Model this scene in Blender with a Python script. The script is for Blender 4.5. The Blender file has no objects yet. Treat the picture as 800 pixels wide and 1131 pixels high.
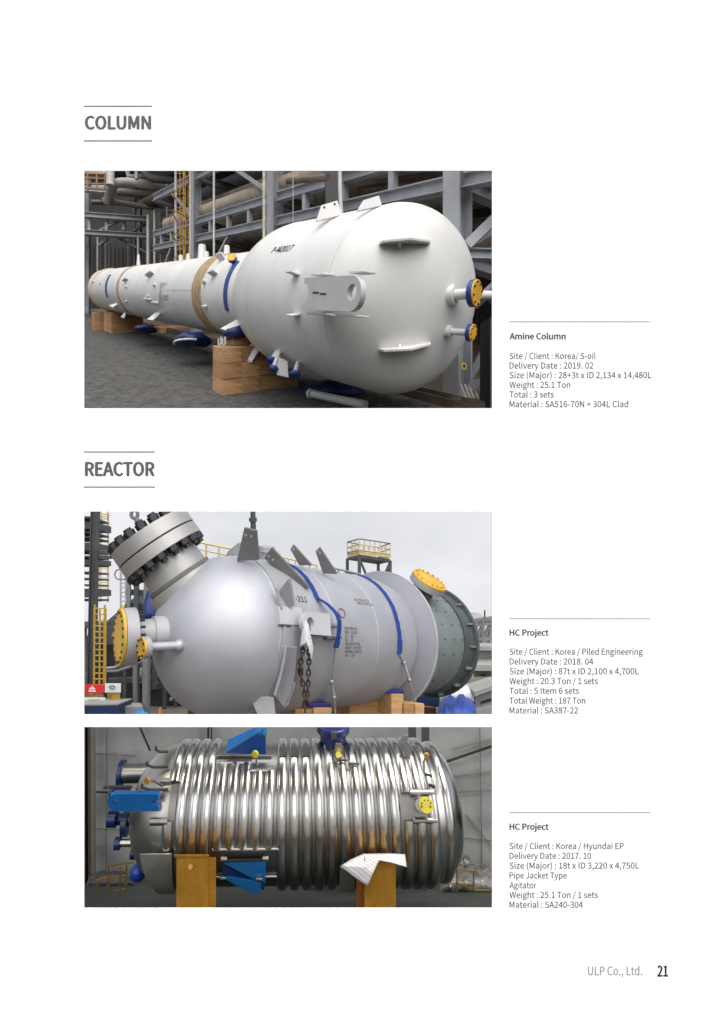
import bpy, bmesh, math, random
from mathutils import Vector as V, Matrix, noise as mnoise
random.seed(7)
R = math.radians
S = bpy.context.scene
C = S.collection
# ------------------------------------------------------------------ camera, world, sun, exposure
F, PX, PY = 560.0, 328.0, 515.0          # focal length and principal point, in photograph pixels (800 x 1131)
cd = bpy.data.cameras.new('camera'); cam = bpy.data.objects.new('camera', cd); C.objects.link(cam)
cam.location = (0, 0, 0); cam.rotation_euler = (R(90), 0, 0)
cd.sensor_fit = 'VERTICAL'; cd.sensor_height = 36.0; cd.lens = F / 1131 * 36.0
cd.shift_x = (400 - PX) / 1131; cd.shift_y = (PY - 565.5) / 1131
cd.clip_start = 0.05; cd.clip_end = 60000
S.camera = cam
SUN_EL, SUN_AZ = 62.0, 165.0             # overcast: a wide soft sun high in front of the page
EXPO = 1.08
w = bpy.data.worlds.new('World'); S.world = w; w.use_nodes = True
nt = w.node_tree; nt.nodes.clear()
sk = nt.nodes.new('ShaderNodeTexSky'); sk.sky_type = 'NISHITA'; sk.sun_disc = False
sk.sun_elevation = R(SUN_EL); sk.sun_rotation = R(SUN_AZ); sk.air_density = 1.0; sk.dust_density = 4.0; sk.ozone_density = 1.0
hs = nt.nodes.new('ShaderNodeHueSaturation'); hs.inputs['Saturation'].default_value = 0.35
bg = nt.nodes.new('ShaderNodeBackground'); bg.inputs[1].default_value = 0.10
wo = nt.nodes.new('ShaderNodeOutputWorld')
nt.links.new(sk.outputs[0], hs.inputs['Color']); nt.links.new(hs.outputs[0], bg.inputs[0]); nt.links.new(bg.outputs[0], wo.inputs[0])
sl = bpy.data.lights.new('sun', 'SUN'); sl.energy = 1.3; sl.angle = R(100); sl.color = (1.0, 0.97, 0.93)
so = bpy.data.objects.new('sun', sl); C.objects.link(so)
az = R(SUN_AZ); el = R(SUN_EL)
sdir = V((math.sin(az) * math.cos(el), math.cos(az) * math.cos(el), math.sin(el)))
so.rotation_euler = sdir.to_track_quat('Z', 'Y').to_euler()
vs = S.view_settings; vs.view_transform = 'Standard'; vs.look = 'None'; vs.exposure = EXPO; vs.gamma = 1.0
try: vs.use_curve_mapping = False
except Exception: pass
def area(name, loc, target, sx, sy, power, col=(1, 1, 1)):
    l = bpy.data.lights.new(name, 'AREA'); l.shape = 'RECTANGLE'; l.size = sx; l.size_y = sy; l.energy = power; l.color = col
    o = bpy.data.objects.new(name, l); C.objects.link(o); o.location = loc
    o.rotation_euler = (V(target) - V(loc)).to_track_quat('-Z', 'Y').to_euler()
    return o
# two roof lamps of the workshop, then an added wall fill (photograph 3): the lamps draw the long bright streaks on the polished coils
area('workshop_lamp_and_fill', (1.75, 4.6, -0.22), (0.9, 5.0, -3.3), 1.3, 1.5, 62, (1.0, 0.93, 0.88))
area('workshop_lamp_and_fill', (-2.4, 4.4, -0.2), (-1.2, 5.0, -3.3), 0.35, 0.8, 8, (1.0, 0.88, 0.72))
area('workshop_lamp_and_fill', (0.2, 6.3, -0.2), (0.2, 7.6, -4.2), 4.5, 0.8, 30, (1.0, 0.98, 0.95))  # added fill light aimed at the sheeting wall
# ------------------------------------------------------------------ helpers
K = 1.0                                   # size of the place being built
def ray(u, v): return V(((u - PX) / F, 1.0, (PY - v) / F))
def P(u, v, Y): return ray(u, v) * Y
def onplane(u, v, p0, n):
    r = ray(u, v); return r * (p0.dot(n) / r.dot(n))
class Ground:
    def __init__(s, slope, H): s.s = slope; s.H = H
    def z(s, Y): return s.s * Y - s.H
    def hit(s, u, v):
        k = (PY - v) / F; Y = s.H / (s.s - k); return P(u, v, Y)
    def at(s, u, Y, h=0): x = (u - PX) / F * Y; return V((x, Y, s.z(Y) + h))
class Ax:                                 # axis of a vessel: t runs along d, phi around it
    def __init__(s, c, d, lo=-math.pi):
        s.lo = lo; s.c = c; s.d = d.normalized(); s.a = s.d.cross(V((0, 0, 1))).normalized(); s.b = s.a.cross(s.d).normalized()
    def rad(s, phi): return s.a * math.cos(phi) + s.b * math.sin(phi)
    def tan(s, phi): return s.b * math.cos(phi) - s.a * math.sin(phi)
    def pt(s, t, r, phi): return s.c + s.d * t + s.rad(phi) * r
    def coords(s, p):
        q = p - s.c; return q.dot(s.d), (math.atan2(q.dot(s.b), q.dot(s.a)) - s.lo) % (2 * math.pi) + s.lo
    def hit(s, u, v, r):
        D = ray(u, v); Dp = D - s.d * D.dot(s.d); Op = -s.c + s.d * s.c.dot(s.d)
        A = Dp.dot(Dp); B = 2 * Dp.dot(Op); Cc = Op.dot(Op) - r * r
        disc = B * B - 4 * A * Cc
        k = (-B - math.sqrt(max(disc, 0))) / (2 * A)
        p = D * k; t, phi = s.coords(p); return t, phi, p
    def hithead(s, u, v, r, h):
        D = ray(u, v)
        def m(x): q = x; return V((q.dot(s.d) / h, q.dot(s.a) / r, q.dot(s.b) / r))
        d2 = m(D); o2 = m(-s.c)
        A = d2.dot(d2); B = 2 * d2.dot(o2); Cc = o2.dot(o2) - 1
        k = (-B - math.sqrt(max(B * B - 4 * A * Cc, 0))) / (2 * A)
        p = D * k; q = m(p - s.c)
        n = (s.d * (q.x / h) + s.a * (q.y / r) + s.b * (q.z / r)).normalized()
        return p, n
def perp(d):
    d = d.normalized(); u = V((0, 0, 1)) if abs(d.z) < 0.9 else V((1, 0, 0))
    a = d.cross(u).normalized(); return a, a.cross(d).normalized()
class MB:
    def __init__(s): s.v = []; s.f = []
    def add(s, vs, fs):
        o = len(s.v); s.v += [V(x) for x in vs]; s.f += [tuple(i + o for i in f) for f in fs]; return s
    def slab(s, o, e1, e2, e3):
        o = V(o); vs = [o, o + e1, o + e1 + e2, o + e2]; vs += [x + e3 for x in vs]
        return s.add(vs, [(0, 3, 2, 1), (4, 5, 6, 7), (0, 1, 5, 4), (1, 2, 6, 5), (2, 3, 7, 6), (3, 0, 4, 7)])
    def box(s, c, sx, sy, sz, ex=V((1, 0, 0)), ey=V((0, 1, 0)), ez=V((0, 0, 1))):
        e1, e2, e3 = ex * sx, ey * sy, ez * sz; return s.slab(V(c) - e1 / 2 - e2 / 2 - e3 / 2, e1, e2, e3)
    def bar(s, p0, p1, wd, h, up=V((0, 0, 1))):
        p0, p1 = V(p0), V(p1); d = p1 - p0; sd = d.cross(up).normalized(); u2 = sd.cross(d).normalized()
        return s.slab(p0 - sd * wd / 2 - u2 * h / 2, d, sd * wd, u2 * h)
    def ibeam(s, p0, p1, h, wd, tf=None, up=V((0, 0, 1))):
        p0, p1 = V(p0), V(p1); tf = tf or h * 0.1; d = (p1 - p0); sd = d.cross(up).normalized(); u2 = sd.cross(d).normalized()
        s.bar(p0 + u2 * (h - tf) / 2, p1 + u2 * (h - tf) / 2, wd, tf, up); s.bar(p0 - u2 * (h - tf) / 2, p1 - u2 * (h - tf) / 2, wd, tf, up)
        return s.bar(p0, p1, tf, h - 2 * tf, up)
    def hcol(s, p0, p1, wd, ea, eb):      # H-section post: web along ea, flanges along eb
        p0, p1 = V(p0), V(p1); e3 = p1 - p0; tf = wd * 0.12
        s.slab(p0 - ea * wd / 2 - eb * wd / 2, ea * tf, eb * wd, e3); s.slab(p0 + ea * (wd / 2 - tf) - eb * wd / 2, ea * tf, eb * wd, e3)
        return s.slab(p0 - ea * (wd / 2 - tf) - eb * tf / 2, ea * (wd - 2 * tf), eb * tf, e3)
    def tube(s, p0, p1, r, r1=None, n=16, cap=True, a=None):
        p0, p1 = V(p0), V(p1); r1 = r if r1 is None else r1; x, y = perp(p1 - p0)
        vs = [p + (x * math.cos(2 * math.pi * i / n) + y * math.sin(2 * math.pi * i / n)) * q for p, q in ((p0, r), (p1, r1)) for i in range(n)]
        fs = [(i, (i + 1) % n, n + (i + 1) % n, n + i) for i in range(n)]
        if cap: fs += [tuple(range(n - 1, -1, -1)), tuple(range(n, 2 * n))]
        return s.add(vs, fs)
    def path(s, pts, r, n=10, closed=False):
        pts = [V(p) for p in pts]; N = len(pts); x = None; vs = []; fs = []
        rr = r if isinstance(r, (list, tuple)) else [r] * N
        for i, p in enumerate(pts):
            d = (pts[(i + 1) % N] - pts[i - 1]) if (closed or 0 < i < N - 1) else (pts[1] - pts[0] if i == 0 else pts[-1] - pts[-2])
            d.normalize()
            x = perp(d)[0] if x is None else (x - d * x.dot(d)).normalized()
            y = d.cross(x)
            vs += [p + (x * math.cos(2 * math.pi * k / n) + y * math.sin(2 * math.pi * k / n)) * rr[i] for k in range(n)]
        for i in range(N if closed else N - 1):
            j = (i + 1) % N
            fs += [(i * n + k, i * n + (k + 1) % n, j * n + (k + 1) % n, j * n + k) for k in range(n)]
        if not closed: fs += [tuple(range(n - 1, -1, -1)), tuple((N - 1) * n + k for k in range(n))]
        return s.add(vs, fs)
    def rev(s, ax, prof, n=128, ph0=None, ph1=None, loop=False):
        full = ph0 is None
        m = n if full else n + 1
        ph = [2 * math.pi * i / n if full else ph0 + (ph1 - ph0) * i / n for i in range(m)]
        vs = [ax.pt(t, r, p) for t, r in prof for p in ph]; fs = []; L = len(prof)
        for j in range(L if loop else L - 1):
            k = (j + 1) % L
            for i in range(n):
                i2 = (i + 1) % m if full else i + 1
                fs.append((j * m + i, j * m + i2, k * m + i2, k * m + i))
        if loop and not full:
            fs += [tuple(j * m for j in range(L)), tuple(j * m + m - 1 for j in range(L - 1, -1, -1))]
        return s.add(vs, fs)
    def prism(s, poly, vec):
        n = len(poly); vec = V(vec); vs = [V(p) for p in poly] + [V(p) + vec for p in poly]
        return s.add(vs, [tuple(range(n - 1, -1, -1)), tuple(range(n, 2 * n))] + [(i, (i + 1) % n, n + (i + 1) % n, n + i) for i in range(n)])
    def ribbon(s, pts, nrm, wv, th):      # a band: centre line, outward normals, half-width vectors
        vs = []; N = len(pts)
        for p, q in zip(pts, nrm):
            vs += [p - wv, p + wv, p + wv + q * th, p - wv + q * th]
        fs = [(4 * i + k, 4 * i + (k + 1) % 4, 4 * i + 4 + (k + 1) % 4, 4 * i + 4 + k) for i in range(N - 1) for k in range(4)]
        fs += [(3, 2, 1, 0), tuple(4 * (N - 1) + k for k in range(4))]
        return s.add(vs, fs)
    def ball(s, c, r, nu=16, nv=10, sc=V((1, 1, 1))):
        c = V(c); vs = [c + V((0, 0, r * sc.z))]
        for j in range(1, nv):
            a = math.pi * j / nv
            vs += [c + V((r * sc.x * math.sin(a) * math.cos(2 * math.pi * i / nu), r * sc.y * math.sin(a) * math.sin(2 * math.pi * i / nu), r * sc.z * math.cos(a))) for i in range(nu)]
        vs.append(c - V((0, 0, r * sc.z))); fs = [(0, 1 + i, 1 + (i + 1) % nu) for i in range(nu)]
        for j in range(nv - 2):
            fs += [(1 + j * nu + i, 1 + (j + 1) * nu + i, 1 + (j + 1) * nu + (i + 1) % nu, 1 + j * nu + (i + 1) % nu) for i in range(nu)]
        e = len(vs) - 1; b = 1 + (nv - 2) * nu; fs += [(e, b + (i + 1) % nu, b + i) for i in range(nu)]
        return s.add(vs, fs)
    def build(s, name, m, parent=None, bevel=0, smooth=True, angle=38):
        if parent is None:
            xs = [p.x for p in s.v]; ys = [p.y for p in s.v]; base = V(((min(xs) + max(xs)) / 2, (min(ys) + max(ys)) / 2, min(p.z for p in s.v)))
        else:
            base = V(parent['_b']) / K
        me = bpy.data.meshes.new(name); me.from_pydata([(p - base) * K for p in s.v], [], s.f)
        bm = bmesh.new(); bm.from_mesh(me); bmesh.ops.recalc_face_normals(bm, faces=bm.faces); bm.to_mesh(me); bm.free()
        if smooth:
            me.polygons.foreach_set('use_smooth', [True] * len(me.polygons)); me.set_sharp_from_angle(angle=R(angle))
        me.materials.append(m)
        o = bpy.data.objects.new(name, me); C.objects.link(o)
        if parent is None: o.location = base * K
        else: o.parent = parent
        o['_b'] = list(base * K)
        if bevel:
            md = o.modifiers.new('bevel', 'BEVEL'); md.width = bevel * K; md.segments = 2; md.limit_method = 'ANGLE'; md.angle_limit = R(40)
        return o
def tag(o, label, cat, group=None):
    o['label'] = label; o['category'] = cat
    if group: o['group'] = group
    return o
def thing(name, label, cat, base, group=None):
    o = bpy.data.objects.new(name, None); C.objects.link(o); o.location = V(base) * K; o['_b'] = list(V(base) * K); o.empty_display_size = 0.1
    return tag(o, label, cat, group)
def struct(o): o['kind'] = 'structure'; return o
def nurb(pts, n=8):                       # Catmull-Rom through points
    pts = [V(p) for p in pts]; q = [pts[0] * 2 - pts[1]] + pts + [pts[-1] * 2 - pts[-2]]; out = []
    for i in range(1, len(q) - 2):
        for k in range(n):
            t = k / n; a, b, c, d = q[i - 1:i + 3]
            out.append(0.5 * ((2 * b) + (c - a) * t + (2 * a - 5 * b + 4 * c - d) * t * t + (3 * b - a - 3 * c + d) * t ** 3))
    return out + [pts[-1]]
# ------------------------------------------------------------------ materials
def mat(name, col, rough=0.5, metal=0.0, var=0.12, scale=3.0, bump=0.0, bscale=40.0, stretch=(1, 1, 1), col2=None, spec=0.5, coat=0.0, thr=(0.35, 0.65), rvar=0.1):
    m = bpy.data.materials.new(name); m.use_nodes = True; t = m.node_tree; b = t.nodes['Principled BSDF']
    tc = t.nodes.new('ShaderNodeTexCoord'); mp = t.nodes.new('ShaderNodeMapping'); mp.inputs['Scale'].default_value = stretch
    nz = t.nodes.new('ShaderNodeTexNoise'); nz.inputs['Scale'].default_value = scale / K; nz.inputs['Detail'].default_value = 6; nz.inputs['Roughness'].default_value = 0.62
    cr = t.nodes.new('ShaderNodeValToRGB')
    c1 = tuple(max(0, x * (1 - var)) for x in col); c2 = col2 or tuple(min(1, x * (1 + var)) for x in col)
    cr.color_ramp.elements[0].position = thr[0]; cr.color_ramp.elements[1].position = thr[1]
    cr.color_ramp.elements[0].color = (*c1, 1); cr.color_ramp.elements[1].color = (*c2, 1)
    t.links.new(tc.outputs['Object'], mp.inputs[0]); t.links.new(mp.outputs[0], nz.inputs['Vector']); t.links.new(nz.outputs['Fac'], cr.inputs[0]); t.links.new(cr.outputs[0], b.inputs['Base Color'])
    b.inputs['Metallic'].default_value = metal; b.inputs['Specular IOR Level'].default_value = spec; b.inputs['Coat Weight'].default_value = coat
    mr = t.nodes.new('ShaderNodeMapRange'); mr.inputs['To Min'].default_value = max(0.02, rough - rvar); mr.inputs['To Max'].default_value = min(1, rough + rvar)
    t.links.new(nz.outputs['Fac'], mr.inputs['Value']); t.links.new(mr.outputs[0], b.inputs['Roughness'])
    if bump:
        n2 = t.nodes.new('ShaderNodeTexNoise'); n2.inputs['Scale'].default_value = bscale / K; n2.inputs['Detail'].default_value = 4
        bp = t.nodes.new('ShaderNodeBump'); bp.inputs['Strength'].default_value = bump; bp.inputs['Distance'].default_value = 0.02 * K
        t.links.new(mp.outputs[0], n2.inputs['Vector']); t.links.new(n2.outputs['Fac'], bp.inputs['Height']); t.links.new(bp.outputs[0], b.inputs['Normal'])
    return m
def plain(name, col, rough=0.6, metal=0.0):
    m = bpy.data.materials.new(name); m.use_nodes = True; b = m.node_tree.nodes['Principled BSDF']
    b.inputs['Base Color'].default_value = (*col, 1); b.inputs['Roughness'].default_value = rough; b.inputs['Metallic'].default_value = metal
    return m
try:                                      # the sans serif face that ships inside Blender itself; the built-in face if it is missing
    import os
    SANS = bpy.data.fonts.load(os.path.join(bpy.utils.system_resource('DATAFILES'), 'fonts', 'Noto Sans CJK Regular.woff2'))
except Exception:
    SANS = None
def glyphs(body, bold=0.0):               # lettering as a mesh outline, cap height 1, starting at x = 0 on the base line
    def mesh(txt):
        cu = bpy.data.curves.new('txt', 'FONT'); cu.body = txt; cu.size = 1; cu.resolution_u = 3
        if SANS: cu.font = SANS
        o = bpy.data.objects.new('txt', cu); C.objects.link(o); dg = bpy.context.evaluated_depsgraph_get(); dg.update()
        me = bpy.data.meshes.new_from_object(o.evaluated_get(dg)); vs = [v.co.copy() for v in me.vertices]; fs = [tuple(p.vertices) for p in me.polygons]
        bpy.data.objects.remove(o); bpy.data.curves.remove(cu); bpy.data.meshes.remove(me); return vs, fs
    H = max(v.y for v in mesh('H')[0]); vs, fs = mesh(body); x0 = min(v.x for v in vs); ov = []; of = []
    for i, f in enumerate(fs):            # every face a hair in front of the last, so strokes that cross never share a plane
        of.append(tuple(range(len(ov), len(ov) + len(f)))); ov += [V(((vs[k].x - x0) / H, vs[k].y / H, (i % 61) * 4e-6)) for k in f]
    if bold:                              # a heavier cut: the outline set twice more, a little to each side
        n = len(ov); m = len(of); base = list(ov); bf = list(of)
        for s, dx, dy in ((1, bold, 0), (2, -bold, 0), (3, 0, bold * .5), (4, 0, -bold * .5)):
            ov += [v + V((dx, dy, s * 3e-4)) for v in base]; of += [tuple(k + n * s for k in f) for f in bf]
    return ov, of
# ================================================================== THE PAGE: a big printed board with three picture openings
YB = 2.5
paper = mat('white_board', (0.93, 0.93, 0.93), 0.75, var=0.004, scale=2, rvar=0.05)
def bp(u, v, dy=0.0): return P(u, v, YB) + V((0, dy, 0))
WIN = [(93, 188.5, 543.7, 450.8), (93, 565, 543.7, 789.3), (93, 803, 543.7, 1003.3)]
us = [-110, 93, 543.7, 910]; vs_ = [-130, 188.5, 450.8, 565, 789.3, 803, 1003.3, 1270]
mb = MB()
TH = 0.004
for i in range(3):
    for j in range(7):
        if i == 1 and j in (1, 3, 5): continue
        a, b, c, d = bp(us[i], vs_[j]), bp(us[i + 1], vs_[j]), bp(us[i + 1], vs_[j + 1]), bp(us[i], vs_[j + 1])
        mb.add([a, b, c, d], [(0, 1, 2, 3)])
        e = V((0, TH, 0)); mb.add([a + e, b + e, c + e, d + e], [(3, 2, 1, 0)])
for (u0, v0, u1, v1) in WIN + [(-110, -130, 910, 1270)]:
    q = [bp(u0, v0), bp(u1, v0), bp(u1, v1), bp(u0, v1)]
    for k in range(4): mb.add([q[k], q[(k + 1) % 4], q[(k + 1) % 4] + V((0, TH, 0)), q[k] + V((0, TH, 0))], [(0, 1, 2, 3)])
page = mb.build('catalogue_page', paper, smooth=False)
tag(page, 'white catalogue page of grey headings and captions around three picture openings', 'catalogue page')
ink = {k: plain('ink_' + k, (g, g, g), 0.8) for k, g in (('heading', 0.10), ('rule', 0.15), ('caption', 0.085), ('strong', 0.05), ('fine', 0.25), ('footer', 0.28), ('number', 0.012))}
def print_text(body, u0, u1, base, cap, m, bold=0.0, name='caption_text'):
    vs, fs = glyphs(body, bold); wd = max(v.x for v in vs); o = MB()
    x_0 = min(v.x for v in vs); wd -= x_0; pts = [bp(u0 + (v.x - x_0) / wd * (u1 - u0), base - v.y * cap, -0.0004 - v.z * .5) for v in vs]
    o.add(pts, fs); return o.build(name, m, page, smooth=False)
def print_rule(u0, u1, v, th, m):
    o = MB(); o.slab(bp(u0, v + th / 2, -0.0008), bp(u1, v, 0) - bp(u0, v, 0), bp(u0, v - th / 2) - bp(u0, v + th / 2), V((0, 0.0006, 0))); return o.build('rule_line', m, page, smooth=False)
print_text('COLUMN', 93.8, 167.2, 142.6, 14.3, ink['heading'], 0.065, 'heading')
print_text('REACTOR', 94.0, 171.2, 525.4, 14.8, ink['heading'], 0.065, 'heading')
for u1, v in ((168.3, 117.4), (168.3, 155.6), (171.5, 499.2), (171.5, 537.9)): print_rule(92.6, u1, v, 1.25, ink['rule'])
for v in (355.4, 683.3, 897.4): print_rule(562.6, 718, v, 0.85, ink['fine'])
CAP = [(374.7, 'Amine Column', 625, 1), (396.4, 'Site / Client : Korea/ S-oil', 658, 0), (407, 'Delivery Date : 2019. 02', 655.5, 0), (417.6, 'Size (Major) : 28+3t x ID 2,134 x 14,480L', 719.8, 0), (428.3, 'Weight : 25.1 Ton', 630, 0), (438.9, 'Total : 3 sets', 611.7, 0), (449.6, 'Material : SA516-70N + 304L Clad', 694, 0),
       (702, 'HC Project', 606.2, 1), (723, 'Site / Client : Korea / Piled Engineering', 710, 0), (733.8, 'Delivery Date : 2018. 04', 655.5, 0), (744.6, 'Size (Major) : 87t x ID 2,100 x 4,700L', 705.7, 0), (755.4, 'Weight : 20.3 Ton / 1 sets', 660.5, 0), (766.2, 'Total : 5 Item 6 sets', 639.6, 0), (777, 'Total Weight : 187 Ton', 646.5, 0), (787.8, 'Material : SA387-22', 638.6, 0),
       (916.3, 'HC Project', 606.2, 1), (937.6, 'Site / Client : Korea / Hyundai EP', 689, 0), (948.4, 'Delivery Date : 2017. 10', 653, 0), (959.2, 'Size (Major) : 18t x ID 3,220 x 4,750L', 706, 0), (970.1, 'Pipe Jacket Type', 626, 0), (980.9, 'Agitator', 592.6, 0), (991.6, 'Weight : 25.1 Ton / 1 sets', 660.5, 0), (1002.4, 'Material : SA240-304', 644, 0)]
for base, body, u1, strong in CAP:
    print_text(body, 562.9, u1, base, 6.7, ink['strong' if strong else 'caption'], 0.05 if strong else 0.012)
print_text('ULP Co., Ltd.', 649.6, 709.4, 1076.9, 9.6, ink['footer'], 0.015, 'footer_text')
print_text('21', 726, 738, 1078.2, 11.6, ink['number'], 0.06, 'page_number')

# ================================================================== PICTURE 1: the white column in the pipe rack yard
K = 4.0
G1 = Ground(0.358, 1.444)
VP1 = (-15.9, 314.5)
d1 = ray(*VP1).normalized()
A1 = Ax(P(442.3, 335.3, 5.0), d1, 0.0)
R1b, R1a, TK, TJ, HH, TE = 0.8927, 0.6353, 1.6841, 2.7522, 0.5092, 14.54
asphalt = mat('asphalt', (0.072, 0.070, 0.066), 0.9, var=0.4, scale=9, bump=0.8, bscale=45, spec=.25)
white = mat('white_paint', (0.66, 0.655, 0.63), 0.36, var=0.07, scale=1.6, stretch=(1, 1, .5), rvar=0.09, bump=.05, bscale=3)
white2 = mat('white_paint_plate', (0.64, 0.635, 0.615), 0.4, var=0.04, scale=5)
lugp = mat('light_grey_plate', (0.5, 0.5, 0.49), 0.5, var=0.05, scale=6)
tan = mat('tan_band', (0.42, 0.29, 0.15), 0.6, var=0.25, scale=8)
blue = mat('blue_sling', (0.02, 0.06, 0.24), 0.6, var=0.25, scale=10, bump=0.3)
bluef = mat('blue_flange_paint', (0.012, 0.055, 0.25), 0.4, var=0.2, scale=8)
bluet = mat('blue_tarp', (0.010, 0.024, 0.12), 0.5, var=0.4, scale=6, bump=0.8, bscale=12)
yellow = mat('yellow_cover', (0.7, 0.36, 0.025), 0.45, var=0.1, scale=10)
dark = plain('dark_steel', (0.02, 0.02, 0.022), 0.5)
black = plain('black_marking', (0.015, 0.015, 0.017), 0.7)
grey_mark = plain('grey_marking', (0.12, 0.12, 0.12), 0.8)
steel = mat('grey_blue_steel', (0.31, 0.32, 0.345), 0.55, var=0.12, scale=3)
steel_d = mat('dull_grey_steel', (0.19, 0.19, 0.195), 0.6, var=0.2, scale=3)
rust = mat('rusty_steel', (0.13, 0.095, 0.07), 0.8, var=0.35, scale=5, bump=0.3)
insul = mat('insulated_pipe', (0.36, 0.29, 0.225), 0.6, var=0.2, scale=4, bump=0.15)
galv = mat('pale_pipe', (0.5, 0.48, 0.45), 0.5, var=0.12, scale=5)
ladder_y = mat('yellow_ladder', (0.5, 0.28, 0.03), 0.6, var=0.2, scale=6)
hull = mat('dark_cladding', (0.055, 0.048, 0.04), 0.8, var=0.5, scale=1.5)
wood = mat('timber', (0.34, 0.185, 0.085), 0.75, var=0.3, scale=5, stretch=(0.8, 0.8, 7), bump=0.25)
wood3 = mat('timber_dark', (0.31, 0.165, 0.075), 0.8, var=0.35, scale=7, stretch=(0.8, 0.8, 7), bump=0.35)
wood2 = mat('timber_pale', (0.41, 0.235, 0.11), 0.75, var=0.3, scale=5, stretch=(0.8, 0.8, 7), bump=0.25)

# ground, kerb
mb = MB(); ny = 24
rows = [4.2 + (40 - 4.2) * (i / ny) ** 1.5 for i in range(ny + 1)]
mb.add([V((x, y, G1.z(y))) for y in rows for x in (-9 - y * 0.5, 0, 6 + y * 0.6)], [(3 * i + k, 3 * i + k + 1, 3 * i + k + 4, 3 * i + k + 3) for i in range(ny) for k in (0, 1)])
g = struct(mb.build('yard_ground', asphalt))
ah = V((1, 0.614, 0.614 * 0.358)).normalized()          # level direction across the vessel, lying in the yard
dg = V((-0.614, 1, 0.358)).normalized()
e_h = V((dg.x, dg.y, 0)).normalized(); a_h = V((e_h.y, -e_h.x, 0))
k0 = G1.hit(490, 449); k1 = k0 + dg * 26; k0 = k0 - dg * 1.0
up = V((0, 0, 1))
mb = MB(); mb.slab(k0 + up * 0.003, k1 - k0, ah * 5, up * 0.10)
o = struct(mb.build('kerb', mat('brown_plinth', (0.10, 0.075, 0.055), 0.85, var=0.3, scale=3, bump=0.4)))
mb = MB(); mb.bar(k0 + up * 0.13 + ah * 0.06, k1 + up * 0.13 + ah * 0.06, 0.07, 0.05); o = mb.build('ground_rail', rust)
tag(o, 'rusty steel rail along the ground beneath the white column', 'rail')

# ---- the vessel
ves = thing('pressure_column', 'long white process column lying on timber blocks, stepped from narrow to wide', 'vessel', G1.hit(300, 430))
prof = [(-HH * math.sin(a), R1b * math.cos(a)) for a in [math.pi / 2 * i / 28 for i in range(28, -1, -1)]]
prof[0] = (-HH, 0.0005)
def blend(t0, r0, t1, r1, n):             # dished reducer: tangent to the wide shell, a crisp corner at the narrow one
    return [(t0 + (t1 - t0) * (i / n), r1 + (r0 - r1) * math.cos(math.pi / 2 * (i / n)) ** .85) for i in range(1, n + 1)]
prof += [(TK * i / 6, R1b) for i in range(1, 7)] + blend(TK, R1b, TJ - .12, R1a, 24) + [(TJ, R1a)] + [(TJ + 0.05 + (TE - 0.05 - TJ) * i / 20, R1a) for i in range(21)]
MB().rev(A1, prof, 160).build('shell', white, ves, angle=60)
weld = mat('weld_seam', (0.47, 0.465, 0.45), 0.5, var=0.08, scale=20)
for t, r in ((0.0, R1b), (TJ - 0.1, R1a + .006), (TK, R1b), (TJ + 2.6, R1a), (TJ + 5.2, R1a)):
    MB().rev(A1, [(t - 0.012, r - 0.004), (t, r + 0.003), (t + 0.012, r - 0.004)], 128).build('weld_seam', weld, ves)
cream = mat('cream_skirt', (0.6, 0.53, 0.42), 0.5, var=0.08, scale=6)
MB().rev(A1, [(TE - 0.9, R1a + 0.004), (TE - 0.9, R1a + 0.035), (TE - 0.72, R1a + 0.035), (TE - 0.70, R1a + 0.01), (TE, R1a + 0.01), (TE, R1a - 0.1), (TE - 0.9, R1a - 0.1)], 96, loop=True).build('skirt', cream, ves)
def tan_band(u, v, wd):
    t = A1.hit(u, v, R1a)[0]
    MB().rev(A1, [(t - wd, R1a + 0.002), (t - wd, R1a + 0.013), (t + wd, R1a + 0.013), (t + wd, R1a + 0.002)], 128, loop=True).build('band', tan, ves)
tan_band(212.9, 325, 0.03); tan_band(215.6, 325, 0.03); tan_band(218.3, 325, 0.03); tan_band(220.8, 325, 0.03); tan_band(130.4, 325, 0.11)
def strap(ax, r, pix, wd, m, parent, name='strap', th=0.012):
    pts = [ax.hit(u, v, r + 0.004) for u, v in pix]; t = sum(p[0] for p in pts) / len(pts); ph = [p[1] for p in pts]
    n = 24; f = [ph[0] + (ph[-1] - ph[0]) * i / n for i in range(n + 1)]
    return MB().ribbon([ax.pt(t, r + 0.004, x) for x in f], [ax.rad(x) for x in f], ax.d * wd, th).build(name, m, parent)
strap(A1, R1a, [(262, 289), (251, 325), (250.5, 343)], 0.055, blue, ves); strap(A1, R1a, [(127, 303), (116.5, 320), (115.5, 328)], 0.10, blue, ves)
def frame(ax, u, v, r):
    t, ph, p = ax.hit(u, v, r); return p, ax.d, ax.rad(ph), ax.tan(ph)
def clip(u, v, r, L, out, th, m=white2, ax=A1, par=None, name='support_clip', tilt=0.0):
    p, d, n, s = frame(ax, u, v, r); dd = (d * math.cos(tilt) + s * math.sin(tilt)); ss = n.cross(dd)
    MB().box(p + n * (out / 2 - 0.01), L, out + 0.02, th, dd, n, ss).build(name, m, par or ves, bevel=0.004)
for u, v, L, out in ((328, 303.5, 0.12, 0.10), (328.5, 347, 0.12, 0.10)): clip(u, v, R1b, L, out, 0.018)
for u, v, L, out, tl in ((246, 287, 0.22, 0.17, .25), (238, 303, 0.25, 0.15, .2), (167.5, 304, 0.4, 0.15, .3), (140, 309.5, 0.4, 0.12, .2), (227, 338, 0.2, 0.07, 0), (164, 330, 0.7, 0.08, 0), (172, 334, 0.7, 0.06, 0), (126, 337.5, 0.5, 0.14, -.2)): clip(u, v, R1a, L * .75, out * .65, 0.03, tilt=tl)
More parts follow.
